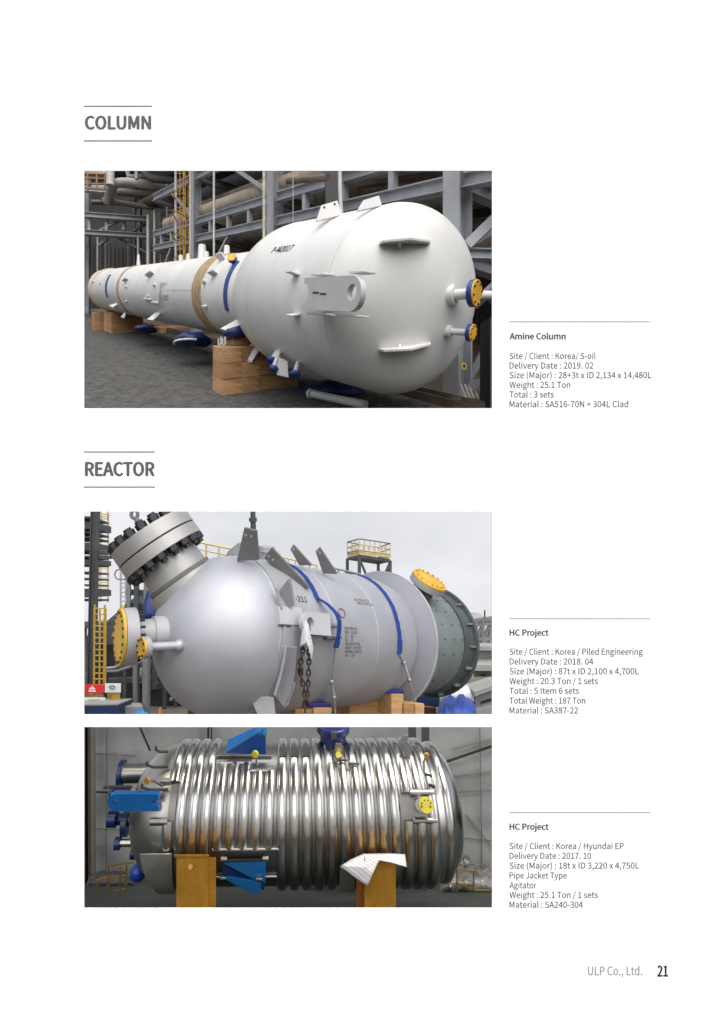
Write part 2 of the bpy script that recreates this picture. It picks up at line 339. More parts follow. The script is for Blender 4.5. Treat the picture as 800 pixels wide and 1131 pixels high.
for u, v in ((227, 311.5), (171.5, 315), (164.5, 327), (140, 317), (140.5, 333), (104, 311), (112, 313)):
    p, d, n, s = frame(A1, u, v, R1a); MB().tube(p - n * .01, p + n * .05, .035, n=12).build('boss', lugp, ves)
# side trunnion plate with its gussets
p, d, n, s = frame(A1, 375, 325, R1b + 0.14)
def onp(u, v): return onplane(u, v, p, n)
c0 = onp(393, 325); rr = (onp(393, 344.6) - onp(393, 305.4)).length / 2
lt = onp(340.5, 325); L = (c0 - lt).length; ex = (lt - c0).normalized(); ey = n.cross(ex).normalized()
if ey.z < 0: ey = -ey
def lug_outline(holes=True):
    out = [c0 + ex * L + ey * rr, c0 + ey * rr] + [c0 - ex * rr * math.sin(a) + ey * rr * math.cos(a) for a in [math.pi * i / 20 for i in range(1, 20)]] + [c0 - ey * rr, c0 + ex * L - ey * rr]
    nl = 10; out += [c0 + ex * (L - 0.085 * math.sin(a)) - ey * 0.085 * math.cos(a) for a in [math.pi * i / nl for i in range(nl + 1)]]
    return out
def plate_with_hole(outline, hc, hr, ex, ey, nrm, th, nh=24):    # ring-bridged polygon with one round hole, extruded
    ring = [hc + ex * hr * math.cos(2 * math.pi * i / nh) + ey * hr * math.sin(2 * math.pi * i / nh) for i in range(nh)]
    bm = bmesh.new()
    def loop(pts):
        vv = [bm.verts.new(q) for q in pts]; return [bm.edges.new((vv[i], vv[(i + 1) % len(vv)])) for i in range(len(vv))]
    es = loop(outline) + loop(ring)
    r_ = bmesh.ops.triangle_fill(bm, edges=es, use_beauty=True, use_dissolve=False)
    fs = [f for f in r_['geom'] if isinstance(f, bmesh.types.BMFace)] or list(bm.faces)
    ext = bmesh.ops.extrude_face_region(bm, geom=list(bm.faces)); mv = [g_ for g_ in ext['geom'] if isinstance(g_, bmesh.types.BMVert)]
    bmesh.ops.translate(bm, verts=mv, vec=nrm * th); bm.verts.index_update()
    o = MB(); o.v = [v.co.copy() for v in bm.verts]; o.f = [tuple(v.index for v in f.verts) for f in bm.faces]; bm.free(); return o
hc = onp(394.5, 323.5)
plate_with_hole(lug_outline(), hc, 0.062, ex, ey, n, 0.05).build('lifting_lug', lugp, ves, angle=20)
lo = plate_with_hole(lug_outline(), hc, 0.062, ex, ey, n, 0.01)
for u0, u1, sg in ((343, 358.5, 1), (385, 401, 1), (343, 362, -1), (378, 399, -1)):
    a, b = onp(u0, 325), onp(u1, 325); q = ey * (rr + 0.02) * sg
    MB().slab(a + q - n * 0.10, b - a, ey * 0.018 * sg, n * 0.12).build('gusset', white2, ves, bevel=.004)
a = onp(342, 325) - n * 0.2
MB().slab(onp(350, 325) + ey * rr * .8 - n * .22, ex * -0.03, ey * -rr * 1.6, n * .22).build('gusset', white2, ves)
for u0, u1, v in ((351, 358, 324.5), (359, 366, 326)):
    q = onp(u0, v) + n * 0.0525; MB().slab(q, onp(u1, v) - onp(u0, v), ey * 0.012, n * 0.002).build('stencil_mark', black, ves, smooth=False)
# top lugs
def px_plate(name, pix, p0, nrm, th, m, par, bevel=.004):
    poly = [onplane(u, v, p0, nrm) for u, v in pix]; return MB().prism([q - nrm * th / 2 for q in poly], nrm * th).build(name, m, par, bevel=bevel, smooth=False)
def px_holes(pix, r, p0, nrm, th, m, par):
    for u, v in pix:
        q = onplane(u, v, p0, nrm); MB().tube(q - nrm * th, q + nrm * th, r, n=12).build('hole', m, par)
pn = A1.a * -1
for poly, holes in (([(349, 245), (354.8, 227.5), (372, 222.3), (377.5, 238)], [(357.5, 230), (369, 226.5)]), ([(394, 234), (401, 222), (418, 216.8), (421, 228)], [])):
    q = A1.hit(poly[0][0] + 12, poly[0][1] + 2, R1b)[2]; t_ = A1.coords(q)[0]; q = A1.pt(t_, R1b, R(112))
    px_plate('lifting_lug', poly, q, V((0.35, -1, 0)).normalized(), 0.035, white2, ves); px_holes(holes, 0.012, q, V((0.35, -1, 0)).normalized(), 0.02, dark, ves)
# brackets on the domed head
def head_bracket(u, v, wpx, tilt, sg):
    p, n = A1.hithead(u, v, R1b, HH); w_ = p.normalized(); s = V((w_.y, -w_.x, 0)).normalized(); s = s if s.x > 0 else -s
    tz = s.cross(w_).normalized(); tz = tz if tz.z > 0 else -tz
    k = wpx / F * p.y; o_ = (-w_ * math.cos(tilt) + tz * math.sin(tilt)).normalized(); th = o_.cross(s).normalized(); th = th if th.z > 0 else -th
    poly = [p - s * k * .48 - o_ * .12, p + s * k * .5 - o_ * .22, p + s * k * .5 - o_ * .05, p + s * k * .12 + o_ * .17, p - s * k * .38 + o_ * .17, p - s * k * .48 + o_ * .10]
    MB().prism(poly, th * .022).build('head_bracket', white2, ves, bevel=.003, smooth=False)
    rib = [p - o_ * .12 - s * k * .05, p + o_ * .13 - s * k * .12, p - o_ * .1 - s * k * .10 - th * .11 * sg]
    MB().prism(rib, s * .02).build('gusset', white2, ves, smooth=False)
head_bracket(447, 269.5, 56, R(9), 1); head_bracket(447, 384.5, 57, R(-9), -1)
# nozzles with blind covers
def nozzle(par, p, n, rn, L, rf, tf, mn, mfl, mcov=None, nb=8, pad=0, mb_=None, name='nozzle', tc=None, inset=.05):
    n = n.normalized(); x, y = perp(n)
    o = MB().tube(p - n * inset, p + n * L, rn, n=28)
    o = o.build(name, mn, par)
    if pad: MB().tube(p - n * inset, p + n * .035, pad, pad * .9, n=28).build('pad', mn, o)
    MB().tube(p + n * L, p + n * (L + tf), rf, n=40).build('flange', mfl, o, bevel=.006)
    if mcov:
        tc = tc or tf * .35
        MB().tube(p + n * (L + tf + .001), p + n * (L + tf + tc), rf * .985, n=40).build('cover', mcov, o, bevel=.004)
        for i in range(nb):
            a = 2 * math.pi * (i + .5) / nb; q = p + n * (L + tf + tc) + (x * math.cos(a) + y * math.sin(a)) * rf * .80
            MB().tube(q - n * .002, q + n * rf * .1, rf * .085, n=6).build('bolt', mb_ or dark, o)
    return o
def sized(u, v, Y, px): return px / F * Y
nd = (A1.d * -1)
nn_ = V((0.93, -0.36, -0.02)).normalized()
p, n = A1.hithead(499, 326, R1b, HH)
for (u, v, ue, vf, rn, rf, tf) in ((499.5, 326, 521.5, 328, 5.8, 14.2, 5.5), (495, 366, 519.5, 368, 3.6, 9.2, 4.5)):
    p, n = A1.hithead(u, v, R1b, HH); n2 = V((.76, -.63, -.13 if v < 340 else -.22)).normalized(); Ld = (ue - u) / 108.0; Yv = p.y
    nozzle(ves, p, n2, rn / F * Yv, Ld - .03, rf / F * Yv, tf / F * Yv, white, bluef, yellow, 8, pad=rn * 2.0 / F * Yv)
p0 = P(536, 326, 5.3); nozzle(ves, p0, V((1, .1, 0)), .045, .07, .085, .06, white, bluef, inset=.35)
p, d, n, s = frame(A1, 259, 290, R1a); nozzle(ves, p, (n * .8 - d * .45 + up * .05), .04, .05, .068, .04, bluef, bluef, yellow, 6, mb_=dark)
for u, v, ue, ve, rf in ((306.5, 389, 300, 398.5, .055), (309, 398, 302, 407.5, .055), (329.5, 401, 325.5, 414, .06)):
    t, ph, p = A1.hit(u, min(v, 388 if u < 320 else 400), R1b); e = P(ue, ve, p.y - .05); n2 = (e - p); nozzle(ves, p, n2, .026, n2.length - .03, rf, .035, white, bluef, bluef, 6)
q = A1.hit(313, 388, R1b)[2]; MB().prism([P(303, 392, q.y + .05), P(318, 399, q.y + .05), P(319, 417, q.y + .05), P(306, 414, q.y + .05)], V((0, .04, 0))).build('leg', white2, ves, bevel=.004)
# flat bar lugs stretching out of the lower side
for poly, holes, yy in (([(243.6, 363.6), (265.5, 351.4), (271, 356.5), (253, 366.5)], [], -0.05), ([(266, 396), (278.6, 379), (287.5, 386), (278, 401)], [(269.5, 396.3), (272, 397.3), (274.5, 398.3), (277, 399)], 0.0)):
    q = A1.hit(poly[1][0], poly[1][1] - (4 if poly[1][0] > 270 else 0), R1a if poly[1][0] < 268 else .72)[2] + V((0, yy, 0))
    nn2 = V((-.15, -1, .35)).normalized(); px_plate('flat_bar_lug', poly, q, nn2, .03, white2, ves); px_holes(holes, .007, q, nn2, .02, dark, ves)
for poly in ([(163, 353.5), (172, 346), (182, 344), (169.5, 354.5)], [(134, 350.5), (138, 345.5), (139.5, 347), (137.5, 352)], [(122, 338.5), (129, 335), (130, 337), (125, 340)]):
    q = A1.hit(poly[1][0], poly[1][1] - 3, R1a)[2]; px_plate('flat_bar_lug', poly, q - V((0, .1, 0)), V((-.15, -1, .35)).normalized(), .05, white2, ves)
for u, h, r in ((165, .13, .05), (172, .13, .05), (185, .26, .085), (189, .12, .06), (208.5, .17, .06), (243, .06, .05)):
    t = A1.hit(u, 315, R1a)[0]; b0 = A1.pt(t, R1a - .03, R(92)); MB().tube(b0, b0 + up * (h + .03), r, r * .8, n=14).build('vent', white, ves)
b0 = A1.pt(A1.hit(125, 320, R1a)[0], R1a - .03, R(92)); MB().tube(b0, b0 + up * .35, .06, .03, n=12).build('vent', white, ves)
# lettering on the shell
def shell_text(ax, r, body, u, v, cap, squeeze, m, par, sgn, bold=.02, lean=0.0, lift=.003):
    t, ph, p = ax.hit(u, v, r); vs, fs = glyphs(body, bold); e = (ax.rad(ph)); up_sign = 1 if ax.tan(ph).z > 0 else -1
    o = MB(); o.add([ax.pt(t + sgn * (x.x + lean * x.y) * cap * squeeze, r + lift + x.z * .4, ph + up_sign * x.y * cap / r) for x in vs], fs)
    return o.build('lettering', m, par, smooth=False)
shell_text(A1, R1b, 'P-M2017', 299.5, 279.5, 0.072, 1.15, black, ves, -1, .03, .25)
for i, tx in enumerate(('COLUMN A-201', 'ITEM  : 10', 'S/N   : 2', 'M/T', 'SIZE : 2134 X 14480', 'WEIGHT : 25 TON', 'MFD : 19')):
    shell_text(A1, R1a, tx, 176.5, 315 + i * 3.3, 0.05, 1.0, grey_mark, ves, -1, .0)
t, ph, p = A1.hit(200, 320.5, R1a); MB().ribbon([A1.pt(t + k * .3, R1a + .001, ph) for k in (-3, -2, -1, 0, 1, 2, 3)], [A1.rad(ph)] * 7, A1.tan(ph) * .006, .002).build('weld_seam', weld, ves)

# ---- timbers under the vessel
grp = 'timbers blocked under the white column'
def gbox(o, lx, ld, h0, h1, name, m, label, cat='timber', group=grp, bev=.003):
    """block on the sloping yard: lx along the level cross direction, ld along the vessel, from height h0 to h1"""
    ob = MB().slab(o + up * h0, ah * lx, dg * ld, up * (h1 - h0)).build(name, m, bevel=bev, smooth=False); return tag(ob, label, cat, group)
o0 = G1.hit(246, 437); Lx = (G1.hit(332, 427.5) - o0).length; Ld = (G1.hit(233, 432) - o0).length
hs_ = [0, .21, .42, .62]
nm = ['bottom', 'middle', 'top']
for i in range(3):
    cuts = [0, .235, .47, 1]
    for j in range(3):
        pos = ('short left', 'mid length', 'long right')[j]
        jt = random.Random(i * 7 + j); gbox(o0 + ah * (Lx * cuts[j] + .001) + dg * jt.uniform(-.012, .008), Lx * (cuts[j + 1] - cuts[j]) - .002, Ld, hs_[i] + .001, hs_[i + 1] - .001 - jt.uniform(0, .003), 'timber_block', (wood2, wood, wood, wood, wood2, wood, wood2, wood, wood3)[i * 3 + j], '%s tan timber in the %s course of the near crib below the cone' % (pos, nm[i]))
gbox(o0 + ah * .2 + dg * .12, .62, Ld * .8, .625, .76, 'timber_block', wood, 'short timber lying on top of the near crib beside blue padding')
ob = MB().prism([P(241, 385.5, o0.y - .02), P(246.4, 387, o0.y - .02), P(246.4, 396, o0.y - .02), P(241, 394.5, o0.y - .02)], V((0, .012, 0))); 
mk = MB().slab(o0 + ah * .006 + up * .47 - dg * .004 + ah * .02, ah * .05, up * .11, dg * .003).build('stencil_plate', black); tag(mk, 'small black stencilled sign on the near timber crib end', 'sign')
o1 = G1.hit(123, 368.3); lx1 = (G1.hit(147, 365.5) - o1).length; ld1 = (G1.hit(110.5, 367) - o1).length
h1 = .60
gbox(o1, lx1, .5, 0, h1, 'timber_block', wood, 'large brown timber block under the far end of the white column')
gbox(o1 + dg * .56, lx1 * .9, .6, 0, h1 * .97, 'timber_block', wood2, 'pale upright timber behind the brown block at the far end')
gbox(o1 + dg * 1.35 - ah * .25, lx1 * .8, .5, 0, h1 * .94, 'timber_block', wood, 'farthest timber block standing left at the skirt end')
o2 = G1.hit(176, 368); lx2 = 1.2
gbox(o2, lx2, .22, .0, .16, 'timber_block', wood2, 'orange timber lying on the asphalt under the middle of the column')
gbox(o2 + dg * .5, lx2, .22, .0, .16, 'timber_block', wood, 'second loose timber on the asphalt behind the orange one')
# ---- blue covers and white pipe under the vessel
def blob(pix, Y, th, m, name, label, cat):
    rnd = random.Random(len(label)); poly = [P(u, v, Y) for u, v in pix]; c = sum(poly, V()) / len(poly); o = MB(); n = len(poly)
    rings = [(0, .55), (.12, .92), (.35, 1.0), (.65, 1.0), (.88, .92), (1, .55)]
    pts = [c + (q - c) * s_ * (1 + rnd.uniform(-.05, .05)) + V((0, (f - .5) * th, 0)) for f, s_ in rings for q in poly]
    fs = [(j * n + i, j * n + (i + 1) % n, (j + 1) * n + (i + 1) % n, (j + 1) * n + i) for j in range(5) for i in range(n)] + [tuple(range(n - 1, -1, -1)), tuple(5 * n + i for i in range(n))]
    return tag(o.add(pts, fs).build(name, m, angle=70), label, cat)
def wrapped(u0, u1, v0, v1, Y, label, rim=True):
    c_ = P((u0 + u1) / 2, v1, Y); r_ = (u1 - u0) / 2 / F * Y; h_ = (v1 - v0) / F * Y * .55; rn_ = random.Random(int(u0)); nn_a = 48; o = MB(); rows = [(h_ * 1.7, .62), (h_ * 1.3, .8), (h_ * .9, .94), (h_ * .5, 1.0), (h_ * .15, 1.0), (0, .95), (-.01, .3)]
    ph = [rn_.uniform(0, 6.28) for _ in range(4)]
    vs = [c_ + V((math.cos(a) * r_ * k, math.sin(a) * r_ * k, z + .012 * math.sin(a * 5 + ph[1]))) * 1.0 for z, kk in rows for a in [2 * math.pi * i / nn_a for i in range(nn_a)] for k in [kk * (1 + .018 * math.sin(a * 11 + ph[0]) + .02 * math.sin(a * 17 + ph[2] + z * 9))]]
    fs = [(q * nn_a + i, q * nn_a + (i + 1) % nn_a, (q + 1) * nn_a + (i + 1) % nn_a, (q + 1) * nn_a + i) for q in range(len(rows) - 1) for i in range(nn_a)] + [tuple(range(nn_a)), tuple((len(rows) - 1) * nn_a + i for i in range(nn_a - 1, -1, -1))]
    ob = tag(o.add(vs, fs).build('blue_cover', bluet, angle=75), label, 'tarpaulin')
    if rim: MB().path([c_ + V((math.cos(a) * r_ * 1.0, math.sin(a) * r_ * 1.0, -.012)) for a in [math.pi * (1.0 + .62 * i / 20) for i in range(21)]], .02, 10).build('rim', white2, ob)
yb = A1.hit(215, 350, R1a)[2].y + .45
wrapped(193, 234, 369, 379, yb, 'blue tarpaulin wrapped flange with white rim hanging under the narrow shell')
yb = A1.hit(160, 345, R1a)[2].y + .4
wrapped(149, 173, 360, 365.5, yb, 'small blue tarpaulin bundle under the far half of the column', False)
wrapped(330, 404, 423, 441, 6.9, 'big blue tarpaulin cover beneath the wide shell near the bottom edge', False)
ob = MB().tube(G1.hit(343, 440) + up * .06, G1.hit(404, 453) + up * .06, .052, n=20); ob = ob.build('white_pipe', white); tag(ob, 'white open ended pipe lying in front of the big blue cover', 'pipe')
MB().tube(G1.hit(342.4, 439.9) + up * .06, G1.hit(345, 440.5) + up * .06, .066, n=20).build('collar', white2, ob)
yb = o0.y + .3
blob([(247, 371), (252, 366), (268, 362), (272, 372), (262, 376), (250, 375)], yb, .4, bluet, 'blue_cover', 'dark blue padding between the near crib and the cone', 'padding')
for u, lb in ((241.5, 'left'), (246, 'right')):
    ob = MB().path([P(u, 374, yb - .3), P(u, 380, yb - .3), P(u + 1.5, 381.5, yb - .3), P(u + 3, 380, yb - .3), P(u + 3, 372, yb - .3)], .012, 8).build('shackle', galv); tag(ob, '%s small steel shackle standing on the near crib beneath the cone' % lb, 'shackle', 'shackles on the near crib')

# ---- pipe rack to the right, parallel to the vessel
def RK(Y, h, off=0.0): return V((5.679 - .614 * Y, Y, G1.z(Y) + h)) + a_h * off
rack = thing('pipe_rack', 'grey steel pipe rack of H columns, beams and braces running behind the white column', 'pipe rack', RK(10, 0))
YC = [2.75, 6.1, 9.95, 13.7, 17.2]
for i, Y in enumerate(YC[1:-1]):
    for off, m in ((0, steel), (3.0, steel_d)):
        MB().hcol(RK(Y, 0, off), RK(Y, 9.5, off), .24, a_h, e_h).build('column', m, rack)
H1, H2, H3 = 2.67, 3.14, 4.35
for i in range(len(YC) - 1):
    for h, dp in ((H1, .17), (H2, .17), (4.35, .2), (5.6, .2)):
        y0, y1 = YC[i] + .09, YC[i + 1] - .09
        MB().ibeam(RK(y0, h), RK(y1, h), dp, .13).build('beam', steel, rack)
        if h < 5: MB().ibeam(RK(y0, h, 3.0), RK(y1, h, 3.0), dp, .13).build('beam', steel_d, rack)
    ym = (YC[i] + YC[i + 1]) / 2
    for f in (.25, .5, .75):
        y = YC[i] + f * (YC[i + 1] - YC[i]); MB().bar(RK(y, H1 + .085), RK(y, H2 - .085), .1, .1, e_h).build('post', steel, rack)
    MB().bar(RK(YC[i] + .3, .6 + H3), RK(YC[i + 1] - .3, 5.5), .08, .08).build('brace', steel, rack)
    MB().bar(RK(ym, H1 - .09), RK(YC[i + 1] - .2, 1.2), .08, .08).build('brace', steel, rack)
    MB().bar(RK(YC[i] + .2, 3.3), RK(ym, 4.25), .07, .07).build('brace', steel, rack)
for Y in YC[1:]:
    for h in (1.75, H1, H2, H3):
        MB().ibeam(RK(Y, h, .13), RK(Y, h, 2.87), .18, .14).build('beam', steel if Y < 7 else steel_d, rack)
    MB().bar(RK(Y, 1.95, .15), RK(Y, H1 - .12, 1.1), .1, .1).build('brace', steel, rack)
    MB().slab(RK(Y, .02) - a_h * .2 - e_h * .2, a_h * .4, e_h * .4, up * .04).build('base_plate', steel_d, rack)
deck = mat('shade_deck', (0.05, 0.048, 0.045), 0.8, var=.3)
q0 = RK(4.6, 6.4, -.3); q1 = RK(24, 6.4, -.3); MB().slab(q0, q1 - q0, a_h * 6, up * .1).build('deck', deck, rack)  # slab added above the view to shade the rack interior
pb = RK(6.1, .06)
for k in (-.09, -.03, .03, .09):
    MB().prism([pb + a_h * k * 1.2 - e_h * .13, pb + a_h * k * 1.2 - e_h * .21, pb + a_h * k * 1.2 - e_h * .13 + up * .17], a_h * .02).build('gusset', galv, rack)
q = RK(6.1, 0) - e_h * .135; zz = (PY - 405) / F * q.y
ysign = MB().tube(V((q.x, q.y, zz)) - a_h * .05, V((q.x, q.y, zz)) - a_h * .05 - e_h * .006, .045, n=24).build('safety_sign', mat('sign_yellow', (.75, .5, .03), .5, var=.05)); tag(ysign, 'small round yellow sign on the right hand grey column', 'sign')
MB().tube(V((q.x, q.y, zz)) - a_h * .05 - e_h * .006, V((q.x, q.y, zz)) - a_h * .05 - e_h * .008, .02, n=16).build('symbol', black, ysign)
# pipes carried by the rack
def rackpipe(h, off, r, y0, y1, m, label, n=20):
    o = MB().tube(RK(y0, h, off), RK(y1, h, off), r, n=n).build('rack_pipe', m)
    y = y0 + .8
    while y < y1 - .5:
        MB().tube(RK(y, h, off), RK(y + .03, h, off), r * 1.04, n=n).build('joint_band', m, o); y += 1.3
    return tag(o, label, 'pipe', 'pipes on the rack')
rackpipe(3.46, .26, .20, 4.6, 16.5, insul, 'thick tan insulated pipe resting on the upper rack beam')
rackpipe(3.72, .95, .06, 4.6, 10.6, galv, 'slim pale pipe on the rack above the thick tan pipe')
rackpipe(2.95, 1.3, .13, 4.6, 19, rust, 'brown pipe deep inside the rack between the two beams')
rackpipe(3.75, 1.7, .25, 4.6, 20, insul, 'large shaded insulated pipe at the back of the rack')
rackpipe(1.95, 1.1, .12, 4.6, 20, steel_d, 'grey pipe low in the rack behind the wide shell')
rackpipe(4.75, .5, .16, 4.6, 20, rust, 'rusty pipe along the top tier of the rack')
rackpipe(4.7, 1.4, .22, 6.6, 20, steel_d, 'dull grey pipe along the top tier of the rack')
rackpipe(3.35, 2.3, .16, 4.6, 20, galv, 'pale pipe in the middle depth of the rack')
rackpipe(2.85, .55, .07, 4.6, 16, galv, 'thin pale pipe just above the lower rack beam')
rackpipe(4.1, .9, .09, 4.6, 18, lag if 'lag' in globals() else insul, 'thin tan pipe under the top tier of the rack')
rackpipe(2.4, 2.2, .3, 6, 20, insul, 'wide lagged pipe low at the back of the rack')
# background wall behind the rack
q0 = RK(3.8, -.2, 5.2); q1 = RK(34, -.2, 5.2)
o = MB(); nst = 60
o.slab(q0, q1 - q0, a_h * .3, up * 9)
for i in range(nst): 
    y = 3.9 + i * .5; o.slab(RK(y, 0, 5.16), e_h * .12, a_h * .035, up * 8.5)
o = o.build('plant_building', hull, smooth=False); tag(o, 'dark clad plant building behind the right hand pipe rack', 'building')
# upright items seen against the rack
def upright(u, v0, v1, Y, px, m, name, label, cat, n=14):
    return tag(MB().tube(P(u, v1, Y), P(u, v0, Y), px / F * Y / 2, n=n).build(name, m), label, cat)
upright(210.3, 150, 300, 13.0, 2.0, galv, 'conduit', 'thin pale conduit between yellow ladder and grey column', 'pipe')
upright(236.5, 150, 300, 11.4, 2.4, galv, 'conduit', 'thin conduit rising in front of the rack beams', 'pipe')
upright(292, 150, 285, 9.2, 4.0, mat('striped_pole', (.45, .42, .34), .6, var=.3, scale=12), 'lagged_pole', 'pale lagged riser pipe beside the grey rack column', 'pipe')
upright(323.8, 150, 262, 6.9, .6, galv, 'hoist_wire', 'single fine wire hanging before the rack', 'wire')
o = MB().slab(P(360, 245, 7.6), V((.19, 0, 0)), V((0, .2, 0)), P(360, 150, 7.6) - P(360, 245, 7.6)).build('dark_duct', plain('duct_black', (.012, .013, .016), .5)); tag(o, 'black vertical duct above the wide shell', 'duct')
o = MB().path(nurb([P(374.5, 150, 6.5), P(375.5, 190, 6.5), P(376, 215, 6.5), P(377.5, 240, 6.5)]), .026).build('white_hose', galv); tag(o, 'white lagged hose beside the black duct', 'hose')
o = MB().slab(P(541.5, 460, 5.4), V((.35, 0, 0)), V((0, .3, 0)), P(541.5, 350, 5.4) - P(541.5, 460, 5.4)).build('dark_post', plain('post_black', (.012, .012, .014), .6)); tag(o, 'black post at the right end beside the yellow covered nozzles', 'post')
# right-hand braces and beam
MB().bar(P(515, 272, 5.9), P(552, 236, 5.9), .11, .11).build('brace', steel, rack)
MB().ibeam(P(510, 281, 5.95), P(560, 282.5, 5.95), .12, .12).build('beam', steel, rack)
MB().bar(P(513, 425, 6.3), P(545, 372, 6.3), .09, .09).build('brace', steel_d, rack)
MB().prism([P(511, 432, 6.0), P(521, 420, 6.0), P(536, 416, 6.0), P(537, 422, 6.0), P(520, 434, 6.0)], V((0, .03, 0))).build('foot_bracket', steel, rack)
# yellow caged ladder
lad = thing('caged_ladder', 'tall yellow caged ladder on the rack left of the grey column', 'ladder', P(201, 297, 14.4))
YL = 14.4
for u in (194.2, 203.5): MB().tube(P(u, 300, YL), P(u, 150, YL), .035, n=8).build('stile', galv if u < 200 else ladder_y, lad)
for k in range(20): v = 298 - k * 7.6; MB().tube(P(194.2, v, YL), P(203.5, v, YL), .010, n=6).build('rung', ladder_y, lad)
for v in (291, 266, 242, 220): MB().path([P(194.2, v, YL)] + [P(199 + 7 * math.sin(a), v, YL) + V((0, -.42 * (1 - abs(a) / 1.6) - .05, 0)) for a in (-.7, -.35, 0, .35, .7, 1.2)] + [P(208.5, v, YL)], .022, 6).build('hoop', ladder_y, lad)
for u in (199, 205, 208.3): MB().tube(P(u, 296, YL - .3), P(u, 150, YL - .3), .012, n=6).build('cage_bar', ladder_y, lad)
# ---- cross rack and building on the left
YX = 22.0
xr = thing('cross_rack', 'grey steel cross rack with two long beams at the far left', 'pipe rack', P(128, 345, YX))
for v0, v1, hpx in ((237.2, 242.5, 5.2), (257.2, 261, 5.2), (209, 211.5, 4)):
    MB().ibeam(P(60, v0 - 2.2, YX), P(163 if v0 > 230 else 118, v1, YX - .3), hpx / F * YX, .2).build('beam', steel if v0 > 230 else galv, xr)
for u in (99, 137, 118): MB().bar(P(u, 254.5, YX), P(u, 242.5, YX), .12, .12, V((0, 1, 0))).build('post', steel, xr)
for a, b in (((110, 255), (133, 243)), ((147, 255), (162, 247)), ((131, 263), (162, 279)), ((120, 263), (108, 272))): MB().bar(P(*a, YX), P(*b, YX), .1, .1).build('brace', steel_d, xr)
for u in (96, 152.5): MB().hcol(P(u, 346, YX + .6), P(u, 170, YX + .6), .28, V((1, 0, 0)), V((0, 1, 0))).build('column', steel_d, xr)
upright(163.8, 238, 305, 19.5, 3.6, galv, 'white_riser', 'left of two white riser pipes beyond the narrow shell', 'pipe')
o = MB().path([P(171, 305, 19.3), P(171, 235, 19.3), P(171.4, 232.6, 19.3), P(173, 231.6, 19.3), P(197, 233, 19.3)], .05, 12).build('white_riser', galv); tag(o, 'white riser pipe with a right angle bend at its top', 'pipe')
o = MB().tube(P(185, 300, 18), P(185, 214, 18), .045, n=12).build('vent_pole', mat('pole_grey', (.3, .29, .27), .6)); tag(o, 'grey vent pole with a thick white cap beyond the narrow shell', 'pole')
MB().tube(P(185, 214, 18), P(185, 204, 18), .062, n=12).build('cap', galv, o)
def bigpipe(pix, Y, px, m, label):
    return tag(MB().path(nurb([P(u, v, Y + dy) for u, v, dy in pix], 6), px / F * Y / 2, 20).build('lagged_pipe', m), label, 'pipe', 'lagged pipes at the upper left')
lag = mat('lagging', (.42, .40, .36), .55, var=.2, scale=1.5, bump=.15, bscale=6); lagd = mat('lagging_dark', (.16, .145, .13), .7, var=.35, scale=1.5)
bigpipe([(118, 224, .6), (123, 210, .3), (128, 203, 0), (140, 201.5, 0), (165, 204, 0), (190, 208, 0)], 19.0, 9.5, lag, 'thick grey lagged pipe with an elbow at the upper left')
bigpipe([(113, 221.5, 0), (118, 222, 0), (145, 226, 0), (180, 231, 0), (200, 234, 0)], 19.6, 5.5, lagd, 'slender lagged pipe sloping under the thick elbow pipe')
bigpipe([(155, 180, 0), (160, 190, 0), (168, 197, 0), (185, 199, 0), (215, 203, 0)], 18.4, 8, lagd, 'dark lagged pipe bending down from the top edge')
bigpipe([(60, 189, 0), (110, 191.5, 0), (118, 193, 0)], 19, 7, lag, 'short pale lagged pipe above the orange handrail')
upright(122, 160, 205, 18.6, 9, galv, 'pale_duct', 'pale vertical duct stub at the top edge', 'duct')
upright(151, 160, 198, 18.5, 4, lag, 'valve_stem', 'tan valve spindle between the lagged pipes', 'valve')
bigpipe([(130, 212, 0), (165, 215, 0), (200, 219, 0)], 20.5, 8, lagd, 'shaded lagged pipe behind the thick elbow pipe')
bigpipe([(150, 190, 0), (190, 192.5, 0), (215, 196, 0)], 21, 4, rust, 'rusty pipe crossing behind the ladder top')
hr = thing('handrail', 'orange brown handrail on the platform at the upper left edge', 'handrail', P(100, 212, 18.9))
orr = mat('orange_rail', (.28, .13, .05), .6, var=.2)
for v in (192, 197, 203): MB().tube(P(60, v - 1, 18.9), P(117, v + .6, 18.9), .035, n=8).build('rail', orr, hr)
for u in (75, 97, 107, 116): MB().tube(P(u, 210, 18.9), P(u, 191, 18.9), .035, n=8).build('post', orr, hr)
o = MB(); YW = 30.5
o.slab(P(-60, 352, YW), P(232, 352, YW) - P(-60, 352, YW), V((0, .4, 0)), P(0, 235, YW) - P(0, 352, YW))
rnd = random.Random(3)
for i in range(34):
    u = 60 + i * 4.6; o.slab(P(u, 347, YW - .12), V((rnd.uniform(.05, .12), 0, 0)), V((0, .1, 0)), P(u, 262 + rnd.uniform(0, 12), YW) - P(u, 347, YW))
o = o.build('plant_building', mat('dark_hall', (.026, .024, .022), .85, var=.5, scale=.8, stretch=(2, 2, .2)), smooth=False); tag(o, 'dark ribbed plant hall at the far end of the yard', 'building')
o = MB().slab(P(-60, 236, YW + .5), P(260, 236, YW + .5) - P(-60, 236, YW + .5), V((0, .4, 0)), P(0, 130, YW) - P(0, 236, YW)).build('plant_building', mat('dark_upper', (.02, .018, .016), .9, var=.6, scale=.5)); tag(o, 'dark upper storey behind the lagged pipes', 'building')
bigpipe([(60, 206, 0), (150, 209, 0), (214, 213, 0)], 23, 6, lag, 'pale lagged pipe far behind the thick elbow pipe')
bigpipe([(60, 222, 0), (150, 225, 0), (214, 229, 0)], 24, 5, lagd, 'dull lagged pipe above the far cross rack')
